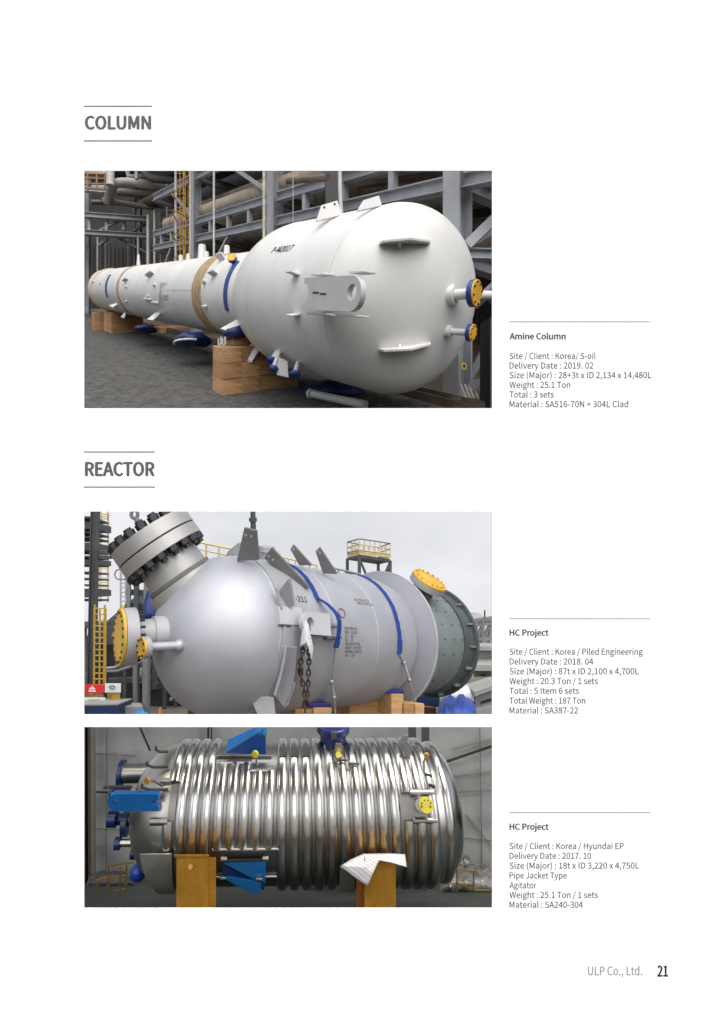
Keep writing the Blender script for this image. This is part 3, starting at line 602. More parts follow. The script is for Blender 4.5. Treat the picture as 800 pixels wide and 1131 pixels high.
bigpipe([(60, 197, 0), (130, 196, 0), (214, 198, 0)], 25, 7, lagd, 'shaded lagged pipe high on the upper storey')
bigpipe([(140, 180, 0), (142, 192, 0), (150, 195, 0), (214, 187, 0)], 20, 5, galv, 'pale pipe turning towards the ladder top')
for u_, m_, lb in ((108, galv, 'slim pale riser before the dark ribbed hall'), (117, steel_d, 'grey riser before the dark ribbed hall'), (142, steel_d, 'grey riser right of the beam post before the dark hall'), (157, galv, 'pale riser close to the left white riser pipe'), (178, galv, 'short pale riser between white riser and vent pole'), (190, steel_d, 'grey riser between vent pole and yellow ladder')):
    upright(u_, 190 if u_ > 170 else 262, 330, 24, 2.0, m_, 'riser', lb, 'pipe')
upright(152.7, 262, 298, 21, 2.2, galv, 'conduit', 'thin grey conduit in front of the dark hall', 'pipe')
for k, (u0, v0, u1, v1, m_) in enumerate(((318, 200, 362, 196, rust), (395, 205, 505, 190, rust), (410, 230, 500, 214, steel_d))):
    o = MB().tube(P(u0, v0, 8.2), P(u1, v1, 7.0), .05, n=12).build('rack_pipe', m_); tag(o, ('short brown pipe left of the black duct', 'brown pipe above the domed head', 'grey pipe peeping over the domed head')[k], 'pipe')

# ================================================================== PICTURE 2: the silver reactor in the open yard (built far behind)
K = 80.0
G2 = Ground(-0.365, 1.06)
A2 = Ax(P(251.8, 699.9, 5.0), ray(924.5, 719.5))
R2, H2h, TB, TF, RF, TS, RS = 0.7575, 0.7164, 1.7137, 2.4649, 0.853, 3.727, 0.7046
sky_m = bpy.data.materials.new('overcast_sky'); sky_m.use_nodes = True; t = sky_m.node_tree; t.nodes.clear()
tc = t.nodes.new('ShaderNodeTexCoord'); mp = t.nodes.new('ShaderNodeMapping'); mp.inputs['Scale'].default_value = (1, 1, 2.2)
nz = t.nodes.new('ShaderNodeTexNoise'); nz.inputs['Scale'].default_value = .00028; nz.inputs['Detail'].default_value = 5
cr = t.nodes.new('ShaderNodeValToRGB'); cr.color_ramp.elements[0].position = .36; cr.color_ramp.elements[1].position = .62
cr.color_ramp.elements[0].color = (.345, .352, .372, 1); cr.color_ramp.elements[1].color = (.43, .436, .45, 1)
em = t.nodes.new('ShaderNodeEmission'); em.inputs[1].default_value = 1.0; ou = t.nodes.new('ShaderNodeOutputMaterial')
t.links.new(tc.outputs['Object'], mp.inputs[0]); t.links.new(mp.outputs[0], nz.inputs[0]); t.links.new(nz.outputs[0], cr.inputs[0]); t.links.new(cr.outputs[0], em.inputs[0]); t.links.new(em.outputs[0], ou.inputs[0])
YS = 82.0
o = MB(); n = 40
arc = [(-1.15 + 2.3 * i / n) for i in range(n + 1)]
bot, top = -.365 * YS - 14, -.02 * YS
o.add([V((YS * math.sin(a) * 1.0, YS * math.cos(a) * .45 + YS * .55, z)) for z in (bot, top) for a in arc], [(i, i + 1, n + 2 + i, n + 1 + i) for i in range(n)])
struct(o.build('sky', sky_m))
gravel = mat('yard_concrete', (0.14, 0.115, 0.09), 0.9, var=.2, scale=.8, bump=.3, bscale=20)
o = MB(); rows = [3.2 + 78 * (i / 20) ** 2 for i in range(21)]
o.add([V((x, y, G2.z(y))) for y in rows for x in (-8 - y, 0, 8 + y)], [(3 * i + k, 3 * i + k + 1, 3 * i + k + 4, 3 * i + k + 3) for i in range(20) for k in (0, 1)])
struct(o.build('yard_ground', gravel))
silver = mat('silver_paint', (.40, .407, .435), .55, metal=.55, var=.11, scale=1.1, rvar=.10, spec=.2)
silver_d = mat('grey_machined_steel', (.37, .362, .35), .42, metal=.45, var=.07, scale=3)
greyplate = mat('grey_primer_plate', (.115, .115, .112), .7, var=.1, scale=4)
palep = mat('pale_silver_plate', (.33, .33, .345), .55, metal=.15, var=.06, scale=4)
skirtm = mat('green_grey_skirt', (.13, .155, .155), .55, var=.12, scale=2.5)
skirtd = mat('dark_skirt_ring', (.055, .066, .068), .6, var=.2, scale=4)
nutm = mat('black_nut', (.012, .011, .011), .5, var=.3, scale=12)
strapm = mat('blue_webbing', (.012, .055, .30), .65, var=.25, scale=9, bump=.4, bscale=50)
strapd = mat('blue_webbing_dark', (.008, .038, .21), .7, var=.3, scale=14, bump=.4, bscale=60)
woody = mat('crib_wood', (.42, .23, .09), .75, var=.25, scale=4, stretch=(1, 1, 6), bump=.2)
woodp = mat('crib_wood_pale', (.55, .34, .15), .75, var=.2, scale=4, stretch=(1, 1, 6), bump=.2)
bluep = mat('blue_padding', (.02, .025, .16), .7, var=.3, scale=8, bump=.4)
y2 = mat('golden_cover', (.54, .32, .035), .5, var=.18, scale=4, bump=.08)
dsteel = mat('dark_plant_steel', (.055, .062, .066), .6, var=.25, scale=3)
gsteel = mat('mid_plant_steel', (.16, .17, .175), .6, var=.2, scale=3)
yl2 = mat('yellow_steel', (.42, .27, .035), .55, var=.12, scale=5)
pyl = mat('pale_yellow_steel', (.5, .40, .22), .6, var=.12, scale=5)
chainm = mat('brown_chain', (.05, .032, .026), .6, metal=.3, var=.4, scale=14)
cloth = mat('white_rag', (.62, .62, .65), .85, var=.06, scale=6, bump=.4)
ropem = mat('wire_rope', (.28, .28, .29), .5, metal=.5, var=.2, scale=20)
black2 = plain('black_lettering', (.03, .03, .032), .8); grey2 = plain('grey_lettering', (.10, .10, .10), .8); red2 = plain('faded_red_lettering', (.20, .12, .13), .8)

rea = thing('silver_reactor', 'silver painted reactor vessel with blue slings and bolted manway at its head', 'vessel', G2.at(300, 5.5))
prof = [(-H2h * math.sin(a), R2 * math.cos(a)) for a in [math.pi / 2 * i / 28 for i in range(28, -1, -1)]]; prof[0] = (-H2h, .0005)
prof += [(TB * i / 8, R2) for i in range(1, 9)] + [(TB + .10 + .52 * math.sin(a), .66 + (R2 - .66) * math.cos(a)) for a in [math.pi / 2 * i / 10 for i in range(1, 11)]]
prof += [(TF + .2, .55)]
MB().rev(A2, prof, 160).build('shell', silver, rea, angle=60)
MB().rev(A2, [(TF - .16, .56), (TF - .12, .66), (TF, RF), (TF + .035, RF), (TF + .035, RF - .05), (TF - .1, .6)], 144, loop=True).build('flare_ring', mat('flare_paint', (.21, .215, .245), .6, metal=.1, var=.05, scale=2), rea)
sk_ = MB().rev(A2, [(TF + .036, RS), (TS - .06, RS), (TS - .06, RS - .05), (TF + .036, RS - .05)], 128, loop=True).build('skirt', skirtm, rea)
MB().rev(A2, [(TS - .30, RS + .002), (TS - .30, RS + .02), (TS - .06, RS + .02), (TS - .06, RS + .07), (TS, RS + .07), (TS, RS - .1), (TS - .02, RS - .1), (TS - .02, RS + .002)], 128, loop=True).build('base_ring', skirtd, sk_)
for i in range(16):
    ph = 2 * math.pi * i / 16 + .1; q = A2.pt(TS - .20, RS + .01, ph)
    MB().slab(q, A2.d * .13, A2.rad(ph) * .05, A2.tan(ph) * .02).build('gusset', skirtm, sk_)
for t_ in (TF + .22, TF + .46, TF + .70, TF + .92):
    for k in range(9):
        ph = R(-62 + k * 15); q = A2.pt(t_, RS, ph); MB().tube(q - A2.rad(ph) * .01, q + A2.rad(ph) * .012, .009, n=8).build('stud', skirtd, sk_)
for t_ in (0.0, .75, 1.45): MB().rev(A2, [(t_ - .014, R2 - .004), (t_, R2 + .003), (t_ + .014, R2 - .004)], 128).build('weld_seam', silver, rea)
MB().rev(A2, [(.02, R2 + .001), (.02, R2 + .012), (.17, R2 + .012), (.17, R2 + .001)], 128, R(-110), R(120), loop=True).build('reinforcing_band', silver, rea)

MB().rev(A2, [(TF - .004, RF - .004), (TF - .004, RF + .012), (TF + .03, RF + .012), (TF + .03, RF - .004)], 144, loop=True).build('rim', mat('pale_rim', (.34, .34, .36), .5), rea)
# bolted manway on the head
ndir = V((-.57, .09, .80)).normalized()
cP = P(174.5, 601.5, 5.08)                               # between the two flanges
sc = 5.08 / F
rfl = 46.5 * sc; xa, ya = perp(ndir)
o = MB().tube(cP - ndir * 120 * sc, cP - ndir * 14 * sc, 37 * sc, 33 * sc, n=64).build('manway_neck', silver_d, rea)
MB().tube(cP - ndir * 46 * sc, cP - ndir * 42 * sc, 36.6 * sc, n=64).build('neck_groove', greyplate, o)
MB().tube(cP - ndir * 118 * sc, cP - ndir * 47 * sc, 38.5 * sc, n=64).build('neck_ring', silver_d, o)
MB().tube(cP - ndir * 14 * sc, cP - ndir * .8 * sc, rfl, n=80).build('flange', silver_d, o, bevel=.004)
cov = MB().tube(cP + ndir * .8 * sc, cP + ndir * 17 * sc, rfl, n=80).build('manway_cover', silver_d, rea, bevel=.004)
MB().tube(cP - ndir * .8 * sc, cP + ndir * .8 * sc, rfl * .975, n=64).build('gasket', nutm, cov)
for i in range(18):
    a = 2 * math.pi * i / 18; q = cP + (xa * math.cos(a) + ya * math.sin(a)) * rfl * .88
    st = MB().tube(q + ndir * 17 * sc, q + ndir * 24 * sc, 6.3 * sc, n=6).build('nut', nutm, cov, bevel=.004)
    MB().tube(q + ndir * 24 * sc, q + ndir * 26.5 * sc, 4.4 * sc, n=12).build('stud', nutm, cov)
    MB().tube(q - ndir * 20.5 * sc, q - ndir * 14 * sc, 6.3 * sc, n=6).build('nut', nutm, o, bevel=.004)
    MB().tube(q - ndir * 24 * sc, q - ndir * 20.5 * sc, 3.4 * sc, n=12).build('stud', nutm, o)
eb = onplane(155.5, 586, cP - V((0, .12, 0)), V((0, 1, 0)))
er = [eb + V((-.06, 0, .16)) + V((.032 * math.cos(a), 0, .04 * math.sin(a))) for a in [2 * math.pi * i / 20 for i in range(20)]]
MB().path(er, .017, 10, True).build('lifting_eye', gsteel, cov); MB().tube(eb - ndir * .05, eb + V((-.045, 0, .125)), .035, .026, n=12).build('eye_stem', gsteel, cov)
# side manway and small nozzle, both with yellow blinds
n3 = V((-.87, -.485, .08)).normalized()
def towards(u, v, Y, par_n): return P(u, v, Y)
f3 = P(146, 702.5, 4.45); s3 = 4.45 / F
o = MB().tube(f3 + n3 * (-.42), f3, 17 * s3, n=48).build('side_nozzle', palep, rea)
MB().tube(f3 - n3 * .42, f3 - n3 * .18, 19.5 * s3, n=48).build('neck_ring', palep, o)
MB().tube(f3 - n3 * .02, f3 + n3 * .085, 30.5 * s3, n=64).build('flange', palep, o, bevel=.005)
cv = MB().tube(f3 + n3 * .087, f3 + n3 * .115, 30.3 * s3, n=64).build('cover', y2, o, bevel=.004)
x3, y3 = perp(n3)
for i in range(20):
    a = 2 * math.pi * i / 20; q = f3 + n3 * .113 + (x3 * math.cos(a) + y3 * math.sin(a)) * 26.3 * s3
    MB().tube(q, q + n3 * .012, 1.5 * s3, n=8).build('bolt', nutm, o)
    q = f3 - n3 * .02 + (x3 * math.cos(a) + y3 * math.sin(a)) * 26 * s3
    MB().tube(q - n3 * .05, q, 1.5 * s3, n=8).build('bolt', nutm, o)
h4, nh4 = A2.hithead(199, 713, R2, H2h)
e4 = P(163, 714.8, 4.22); n4 = (e4 - h4); L4 = n4.length; n4.normalize(); s4 = 4.3 / F
o = MB().tube(h4 - n4 * .06, e4, 4.8 * s4, n=24).build('small_nozzle', silver, rea)
MB().ball(h4 + n4 * .01, 6.5 * s4, 20, 12).build('elbow', silver, o)
n4b = (n4 * .6 + n3 * .4 + V((0, -.22, 0))).normalized()
MB().tube(e4 - n4b * .01, e4 + n4b * .04, 11.2 * s4, n=40).build('flange', palep, o, bevel=.004)
MB().tube(e4 + n4b * .041, e4 + n4b * .058, 11.1 * s4, n=40).build('cover', y2, o)
x4, y4 = perp(n4b)
for i in range(8):
    a = 2 * math.pi * i / 8; q = e4 + n4b * .056 + (x4 * math.cos(a) + y4 * math.sin(a)) * 9 * s4; MB().tube(q, q + n4b * .012, 1.3 * s4, n=6).build('bolt', nutm, o)
# upper manway on the skirt side with golden cover
n5 = V((.43, -.21, .87)).normalized(); s5 = 6.7 / F; c5 = P(474, 641, 6.7)
o = MB().tube(c5 - n5 * .45, c5 - n5 * 7 * s5, 12 * s5, n=32).build('top_nozzle', greyplate, rea)
MB().tube(c5 - n5 * 8 * s5, c5 - n5 * 1.2 * s5, 19.5 * s5, n=48).build('flange', palep, o, bevel=.005)
MB().tube(c5 - n5 * 1.1 * s5, c5 + n5 * 1.5 * s5, 19.7 * s5, n=48).build('cover', y2, o, bevel=.004)
x5, y5 = perp(n5)
for i in range(16):
    a = 2 * math.pi * i / 16; q = c5 + n5 * 1.4 * s5 + (x5 * math.cos(a) + y5 * math.sin(a)) * 16.5 * s5; MB().tube(q, q + n5 * 2.2 * s5, 1.3 * s5, n=6).build('bolt', y2, o)
# lifting plates along the top
for poly, holes, py in (([(270.7, 582.3), (283.9, 585.6), (286.5, 618), (262.4, 619)], [(272.3, 590.5), (278.3, 591.8)], 616), ([(300.7, 604.2), (292.4, 615.5), (311, 637), (324, 649), (343, 649)], [(297.5, 613.5), (302.3, 617.6)], 640),
                        ([(324.3, 601.2), (321.2, 606), (331, 624), (345, 624)], [(323.4, 604), (325, 606.4)], 624), ([(353.4, 604), (349, 608.5), (357.2, 633), (373, 633.5)], [(352, 607.8), (354, 610.5)], 634)):
    um = (poly[-1][0] + poly[-2][0]) / 2; q = A2.hit(um, py + 6, R2)[2]; nn2 = V((-.25, -1, -.12)).normalized()
    pl = px_plate('lifting_plate', poly, q, nn2, .04, greyplate, rea)
    for u, v in holes:
        hq = onplane(u, v, q, nn2); MB().tube(hq + nn2 * .019, hq + nn2 * .0225, .013, n=12).build('hole', palep, pl)
# weld pad and ring stiffeners either side of the trunnion
def fin(pix, au, av, off, m):
    qq = A2.hit(au, av, R2)[2] - V((0, off, 0)); return px_plate('stiffener_fin', pix, qq, V((-.25, -1, .1)).normalized(), .03, m, rea)
finp = mat('fin_grey', (.19, .19, .205), .6, var=.06)
fin([(309.5, 651), (319, 639), (324.5, 668), (314.5, 674.5)], 317, 656, .10, finp); fin([(303.5, 650), (306.5, 648), (312.5, 672), (311, 674)], 308, 660, .07, palep); fin([(318.5, 639), (321.5, 638), (326, 667), (324, 668.5)], 322, 654, .12, palep)
fin([(316, 714), (313, 730), (309, 748), (303, 767), (314, 780.5), (321, 766), (326, 745), (328.5, 714)], 316, 746, .05, finp); fin([(315, 713.5), (317.5, 713.5), (315, 731), (310.8, 749), (305, 768.5), (302.5, 767), (308.5, 747), (312.5, 729)], 311, 746, .09, palep)
ta, tb_ = A2.hit(307, 682, R2)[0], A2.hit(333, 682, R2)[0]; MB().rev(A2, [(ta, R2 - .01), (ta, R2 + .022), (tb_, R2 + .022), (tb_, R2 - .01)], 16, A2.hit(318, 671, R2)[1], A2.hit(318, 690, R2)[1], loop=True).build('weld_pad', mat('bright_pad', (.42, .42, .44), .5, var=.05), rea)
q, dd, nn2, ss = frame(A2, 318, 681, R2)
for a, b in ((309, 314.5), (316, 321.5)):
    k = [onplane(x, 692 - .5 + (x - 309) * .08, q + nn2 * .012, nn2) for x in (a, b)]; MB().slab(k[0], k[1] - k[0], ss * .012, nn2 * .003).build('stencil_mark', black2, rea, smooth=False)
# trunnion lug with its hole
q, dd, nn2, ss = frame(A2, 348, 690, R2 + .09)
def on2(u, v): return onplane(u, v, q, nn2)
c0 = on2(338.6, 688.5); rr = .5 * (on2(338.6, 677.5) - on2(338.6, 702.5)).length; L = (on2(361, 691) - c0).length; ex = (on2(361, 690.8) - c0).normalized(); ey = nn2.cross(ex); ey = ey if ey.z > 0 else -ey
outl = [c0 + ex * L - ey * rr, c0 + ex * L + ey * rr, c0 + ey * rr] + [c0 - ex * rr * math.sin(a) + ey * rr * math.cos(a) for a in [math.pi * i / 18 for i in range(1, 18)]] + [c0 - ey * rr]
plate_with_hole(outl, c0, .048, ex, ey, nn2, .05).build('lifting_lug', bpy.data.materials['bright_pad'], rea, angle=20)
MB().slab(on2(345, 690) - ey * rr * .8 - nn2 * .16, ex * L * .9, ey * rr * 1.6, nn2 * .155).build('gusset', palep, rea)
for v in (692, 706.5):
    k = [onplane(x, v, q - nn2 * .10, nn2) for x in (357, 374)]; MB().slab(k[0], k[1] - k[0], ey * .025, nn2 * .05).build('gusset', greyplate if v > 700 else palep, rea)
for poly in ([(275.6, 767.5), (302.3, 770), (305.5, 800), (290, 800)], [(302.5, 766), (314.5, 781), (318.5, 779), (327, 755), (323, 752)]):
    qq = A2.hit(300 if poly[0][0] < 300 else 316, 766, R2)[2]; px_plate('lower_lug', poly, qq - V((0, .06, 0)), V((-.2, -1, .2)).normalized(), .035, palep, rea)
o = MB().tube(P(294, 622, 5.6), P(295, 606, 5.6), .06, n=20).build('top_nozzle', palep, rea); MB().tube(P(294.8, 609, 5.6), P(295.2, 603.5, 5.6), .085, n=24).build('flange', palep, o)
hp = P(272, 622, 6.1); MB().rev(Ax(hp, V((.2, 0, 1))), [(-.1, .30), (.10, .24), (.22, .14), (.25, .001)], 40).build('saddle_hump', gsteel, rea)
# lettering
def t2(body, u, v, cap, m, sq=.9, bold=.02): shell_text(A2, R2, body, u, v, cap, sq, m, rea, 1, bold, 0, .003)
t2('-211', 327.5, 664.3, .058, black2, 1.0)
for i, tx in enumerate(('REACTOR R-211', 'ITEM :    R-211B', 'S.O. :    201', 'M.B. :    18', 'SIZE: 2100 X 87T X 4700', 'WEIGHT :   20.3 TON', 'MATERIAL:  SA387-22', 'MFG :     ULP')):
    t2(tx, 381, 695.3 + i * 4.3, .026, grey2, .78 if i not in (4,) else .62, .025)
t2('HC PROJECT', 392, 663.5, .03, red2, 1.1); t2('REACTOR 211', 395.5, 667.5, .03, red2, 1.1)
th_, ph_, pp_ = A2.hit(377.5, 677, R2); ringp = [A2.pt(th_ + .05 * math.cos(a), R2 + .004, ph_ + .062 * math.sin(a)) for a in [math.pi / 4 * i + .39 for i in range(8)]]
MB().path(ringp, .006, 6, True).build('logo_ring', red2, rea)
# ---- slings, chain, rag
def sling(ut, vt, a0, a1, over, label, wd, wire):
    t_ = A2.hit(ut, vt, R2)[0]; p0, p1 = R(108), A2.hit(*a1, R2)[1]; rj = random.Random(int(ut)); ang = [p0 + (p1 - p0) * i / 30 for i in range(31)]
    qs = [A2.pt(t_ + rj.uniform(-.005, .005), R2 + .003 + rj.uniform(0, .004), x) for x in ang]; ns = [A2.rad(x) for x in ang]
    if over:
        q = [qs[-2], qs[-1]]
        for u, v, lift in over: tt_, ph, p = A2.hit(u, v, R2); q.append(p + A2.rad(ph) * lift)
        ex_ = nurb(q, 6)[7:]; qs += ex_; ns += [A2.rad(A2.coords(x)[1]) for x in ex_]
    o = MB().ribbon(qs, ns, A2.d * wd, .007).build('sling', strapm); tag(o, label, 'sling')
    for s_ in (-.62, 0, .62): MB().ribbon([x + A2.d * wd * s_ for x in qs], [x * 1.0 for x in ns], A2.d * wd * .16, .011).build('stitched_rib', strapd, o)
    MB().ribbon([x for x in qs[-4:]], ns[-4:], A2.d * wd * 1.12, .016).build('stitched_end', strapd, o)
    w0 = qs[-1] - A2.rad(A2.coords(qs[-1])[1]) * .0; pts = [w0] + [P(u, v, Y) for u, v, Y in wire]
    MB().path(pts[:2], .007, 8).build('wire_rope', ropem, o)
    MB().tube(pts[1], pts[2], .017, n=10).build('turnbuckle', ropem, o); MB().tube(pts[2], pts[3], .010, n=8).build('rod', ropem, o)
    for pp in (pts[1], pts[2]): MB().ball(pp, .024, 12, 8).build('shackle', ropem, o)
    return o
y1 = A2.hit(366, 720, R2)[2].y
sling(346, 652, (319, 623.6), (350, 661), [(356.5, 673, .09), (362, 686, .14), (363.6, 700, .12), (363.6, 714, .08)], 'left blue webbing sling crossing the trunnion lug', .029, [(366.3, 753, y1 - .02), (369, 770, y1 - .02), (371.5, 800, y1)])
y1 = A2.hit(445, 723, R2)[2].y
sling(432.5, 669, (394, 641), (440, 722), None, 'right blue webbing sling around the shell near the flare ring', .031, [(446.5, 732, y1), (452.5, 751, y1 - .05), (459, 775, y1 - .05)])
ch = thing('chain', 'rusty brown chain hanging from the trunnion lug of the silver reactor', 'chain', P(339, 782, 5.0))
yc = c0.y - .06
def links(pix, r=.026):
    pts = nurb([P(u, v, yc) for u, v in pix], 10); d_ = 0; k = 0; last = pts[0]; acc = 0
    for i in range(1, len(pts)):
        acc += (pts[i] - pts[i - 1]).length
        if acc >= .042:
            acc = 0; t_ = (pts[i] - pts[i - 1]).normalized(); sd = V((0, 1, 0)) if k % 2 else t_.cross(V((0, 1, 0))).normalized(); k += 1
            MB().path([pts[i] + t_ * .030 * math.cos(a) + sd * .017 * math.sin(a) for a in [2 * math.pi * j / 12 for j in range(12)]], .0085, 6, True).build('link', chainm, ch)
links([(338.5, 690), (335.5, 705), (334.3, 722), (331.5, 737), (334, 752), (336.5, 765), (337, 783)]); links([(340, 690), (341, 705), (341.5, 722), (341, 740), (340.5, 755), (339.5, 768), (339.5, 783)]); links([(334, 735), (332, 742), (333, 750)])
o = MB(); ws = [P(u, v, yc - .035) for u, v in ((335, 689.5), (337.5, 684), (341, 690), (343, 701), (346.5, 716), (344.5, 729), (341.5, 716), (338.5, 715), (336, 714), (331.5, 713.5), (333, 702))]
rnd = random.Random(5); c_ = sum(ws, V()) / len(ws); mid = [c_ + (x - c_) * .55 + V((0, rnd.uniform(-.05, -.02), 0)) for x in ws]; n = len(ws)
back = [x + V((0, .018, 0)) for x in ws]
o.add(ws + mid + [c_ + V((0, -.045, 0))] + back, [(i, (i + 1) % n, n + (i + 1) % n, n + i) for i in range(n)] + [(n + i, n + (i + 1) % n, 2 * n) for i in range(n)] + [(i, 2 * n + 1 + i, 2 * n + 1 + (i + 1) % n, (i + 1) % n) for i in range(n)] + [tuple(2 * n + 1 + i for i in range(n - 1, -1, -1))])
tag(o.build('rag', cloth, angle=60), 'white rag tied through the trunnion lug above the rusty chain', 'rag')
# ---- timber cribs below
def crib(u0, u1, v0, v1, Y, m, label, dep=.5, cat='timber', name='timber_block', grp='timber cribs under the silver reactor', slope=0):
    a = P(u0, v1, Y); o = MB().slab(a, P(u1, v1 - slope, Y) - a, V((-.18, dep, -.365 * dep)), P(u0, v0, Y) - a).build(name, m, bevel=.008, smooth=False); return tag(o, label, cat, grp) if grp else tag(o, label, cat)
yk = 5.0
crib(326, 346, 782.5, 850, yk, woody, 'brown timber left below the hanging chain'); crib(346.4, 366.5, 781.5, 850, yk - .03, woodp, 'pale timber end under the trunnion beside the chain')
crib(341, 366.5, 776.5, 781.3, yk - .02, bluep, 'dark blue pad on the pale timber under the trunnion', .5, 'pad', 'padding', 'blue pads on the timber cribs')
yk = 5.75
crib(386, 432, 767.5, 850, yk + .25, woody, 'wide brown timber crib under the middle of the silver reactor', .4, slope=-2); crib(432.3, 446, 766.5, 850, yk, woodp, 'tall pale timber at the right of the wide crib', .4); crib(446.3, 458.5, 776.5, 850, yk - .03, woody, 'low brown timber beside the tall pale one', .4); crib(458.8, 469, 777, 850, yk - .05, woodp, 'low pale timber end at the flare ring', .4)
crib(416, 446, 761.5, 766.3, yk + .03, bluep, 'dark blue pad on the wide crib below the second sling', .5, 'pad', 'padding', 'blue pads on the timber cribs')
crib(366.9, 385.7, 789, 850, yk + .3, woody, 'shadowed timber low between the two cribs', .4)
# ---- things on the ground to the right
def lump(u0, v0, u1, v1, Y, m, name, label, cat, seed, dep=.6):
    rnd = random.Random(seed); nx, ny = 16, 9; o = MB(); pts = []
    for j in range(ny):
        for i in range(nx):
            x = i / (nx - 1); y = j / (ny - 1); hh = (math.sin(math.pi * x) ** .28) * (math.sin(math.pi * (y * .96 + .02)) ** .5) * (1 + rnd.uniform(-.14, .14))
            pts.append(P(u0 + (u1 - u0) * x, v1 - (v1 - v0) * hh, Y + (y - .5) * dep))
    fs = [(j * nx + i, j * nx + i + 1, (j + 1) * nx + i + 1, (j + 1) * nx + i) for j in range(ny - 1) for i in range(nx - 1)]
    b0 = len(pts); rim = [i for i in range(nx)] + [j * nx + nx - 1 for j in range(1, ny)] + [(ny - 1) * nx + i for i in range(nx - 2, -1, -1)] + [j * nx for j in range(ny - 2, 0, -1)]
    pts += [pts[i] - up * .06 for i in rim]; fs += [(rim[k], rim[(k + 1) % len(rim)], b0 + (k + 1) % len(rim), b0 + k) for k in range(len(rim))] + [tuple(range(b0, b0 + len(rim)))]
    return tag(o.add(pts, fs).build(name, m, angle=80), label, cat)
tarp2 = mat('bright_blue_tarp', (.014, .05, .27), .45, var=.45, scale=5, bump=.9, bscale=14)
lump(482, 768.5, 528, 797, 8.2, tarp2, 'blue_tarp', 'crumpled bright blue tarpaulin on the ground at the lower right', 'tarpaulin', 3, 1.6)
lump(493, 756, 524, 772, 9.0, mat('pale_sheet', (.55, .55, .6), .6, var=.1, scale=5, bump=.6, bscale=12), 'pale_bundle', 'pale plastic wrapped bundle behind the bright blue tarpaulin', 'bundle', 8)
crib(460, 486, 767, 781, 8.5, mat('blue_box_paint', (.02, .05, .13), .5, var=.2), 'dark blue box on the ground below the skirt', .5, 'box', 'storage_box', None)
crib(470, 482, 781, 800, 8.0, mat('red_brown_box', (.16, .06, .04), .6, var=.2), 'small red brown crate in front of the dark blue box', .4, 'crate', 'crate', None)
conc = mat('pale_concrete', (.29, .285, .27), .8, var=.1, scale=3, bump=.2)
bar_ = thing('concrete_barrier', 'pale concrete barrier with dark slot at the lower right edge', 'barrier', P(540, 789, 8.6))
yb = 8.6
for poly in ([(524, 764), (560, 752), (560, 757), (524, 770)], [(526, 784), (560, 775), (560, 790), (526, 792)]): MB().prism([P(u, v, yb) for u, v in poly], V((0, .5, -.1))).build('slab', conc, bar_, bevel=.008, smooth=False)
MB().prism([P(u, v, yb + .15) for u, v in ((525, 770), (560, 758), (560, 776), (525, 785))], V((0, .2, 0))).build('core', mat('barrier_core', (.2, .2, .2), .8), bar_, smooth=False)
MB().prism([P(u, v, yb + .14) for u, v in ((531, 775), (560, 766), (560, 769), (531, 778))], V((0, .05, 0))).build('slot', dark, bar_, smooth=False)
# far building at the right
bl = thing('plant_block', 'two storey concrete plant block with steel roof frame at the right edge', 'building', P(545, 770, 22))
yf = 22
def rectp(u0, v0, u1, v1, Y, dep, m, name, par, tilt=0): return MB().prism([P(u0, v0 + tilt, Y), P(u1, v0, Y), P(u1, v1, Y), P(u0, v1, Y)], V((0, dep, 0))).build(name, m, par, smooth=False)
rectp(524, 719, 575, 758, yf, 4, mat('block_wall', (.23, .25, .25), .8, var=.12, scale=.6), 'wall', bl)
for u0, v0, u1, v1 in ((534, 728, 537, 733), (539, 727, 546, 733), (548, 727, 556, 733), (531, 745, 537, 755), (540, 747, 552, 754)): rectp(u0, v0, u1, v1, yf - .03, .05, dark, 'window', bl)
rectp(522, 734.5, 575, 741, yf - .8, .8, conc, 'balcony', bl); rectp(521, 755.5, 575, 760, yf - .8, .8, conc, 'balcony', bl)
rectp(522, 714, 575, 718.6, yf - .5, 5, conc, 'roof', bl)
for u in (525.5, 533, 541.5, 550): MB().tube(P(u, 719, yf), P(u, 686, yf), .09, n=8).build('post', gsteel, bl)
for v0, v1 in ((686, 681), (690.5, 687), (706, 705)): MB().bar(P(520, v0, yf), P(575, v1 - 3, yf), .14, .14).build('beam', gsteel, bl)
for a, b in (((526, 706), (533, 690)), ((533, 706), (541, 690)), ((541, 706), (549, 688))): MB().bar(P(*a, yf), P(*b, yf), .09, .09).build('brace', gsteel, bl)
for u, r_ in ((529, .16), (537, .2), (545, .16)): MB().tube(P(u, 714, yf + .6), P(u, 700, yf + .6), r_, n=14).build('vent_drum', conc if u != 537 else gsteel, bl)
MB().tube(P(535.5, 686, yf), P(535.5, 674, yf), .03, n=6).build('aerial', dark, bl)
rectp(517, 741, 523, 764, 20, .5, mat('wall_end', (.3, .29, .27), .85), 'wall', bl)
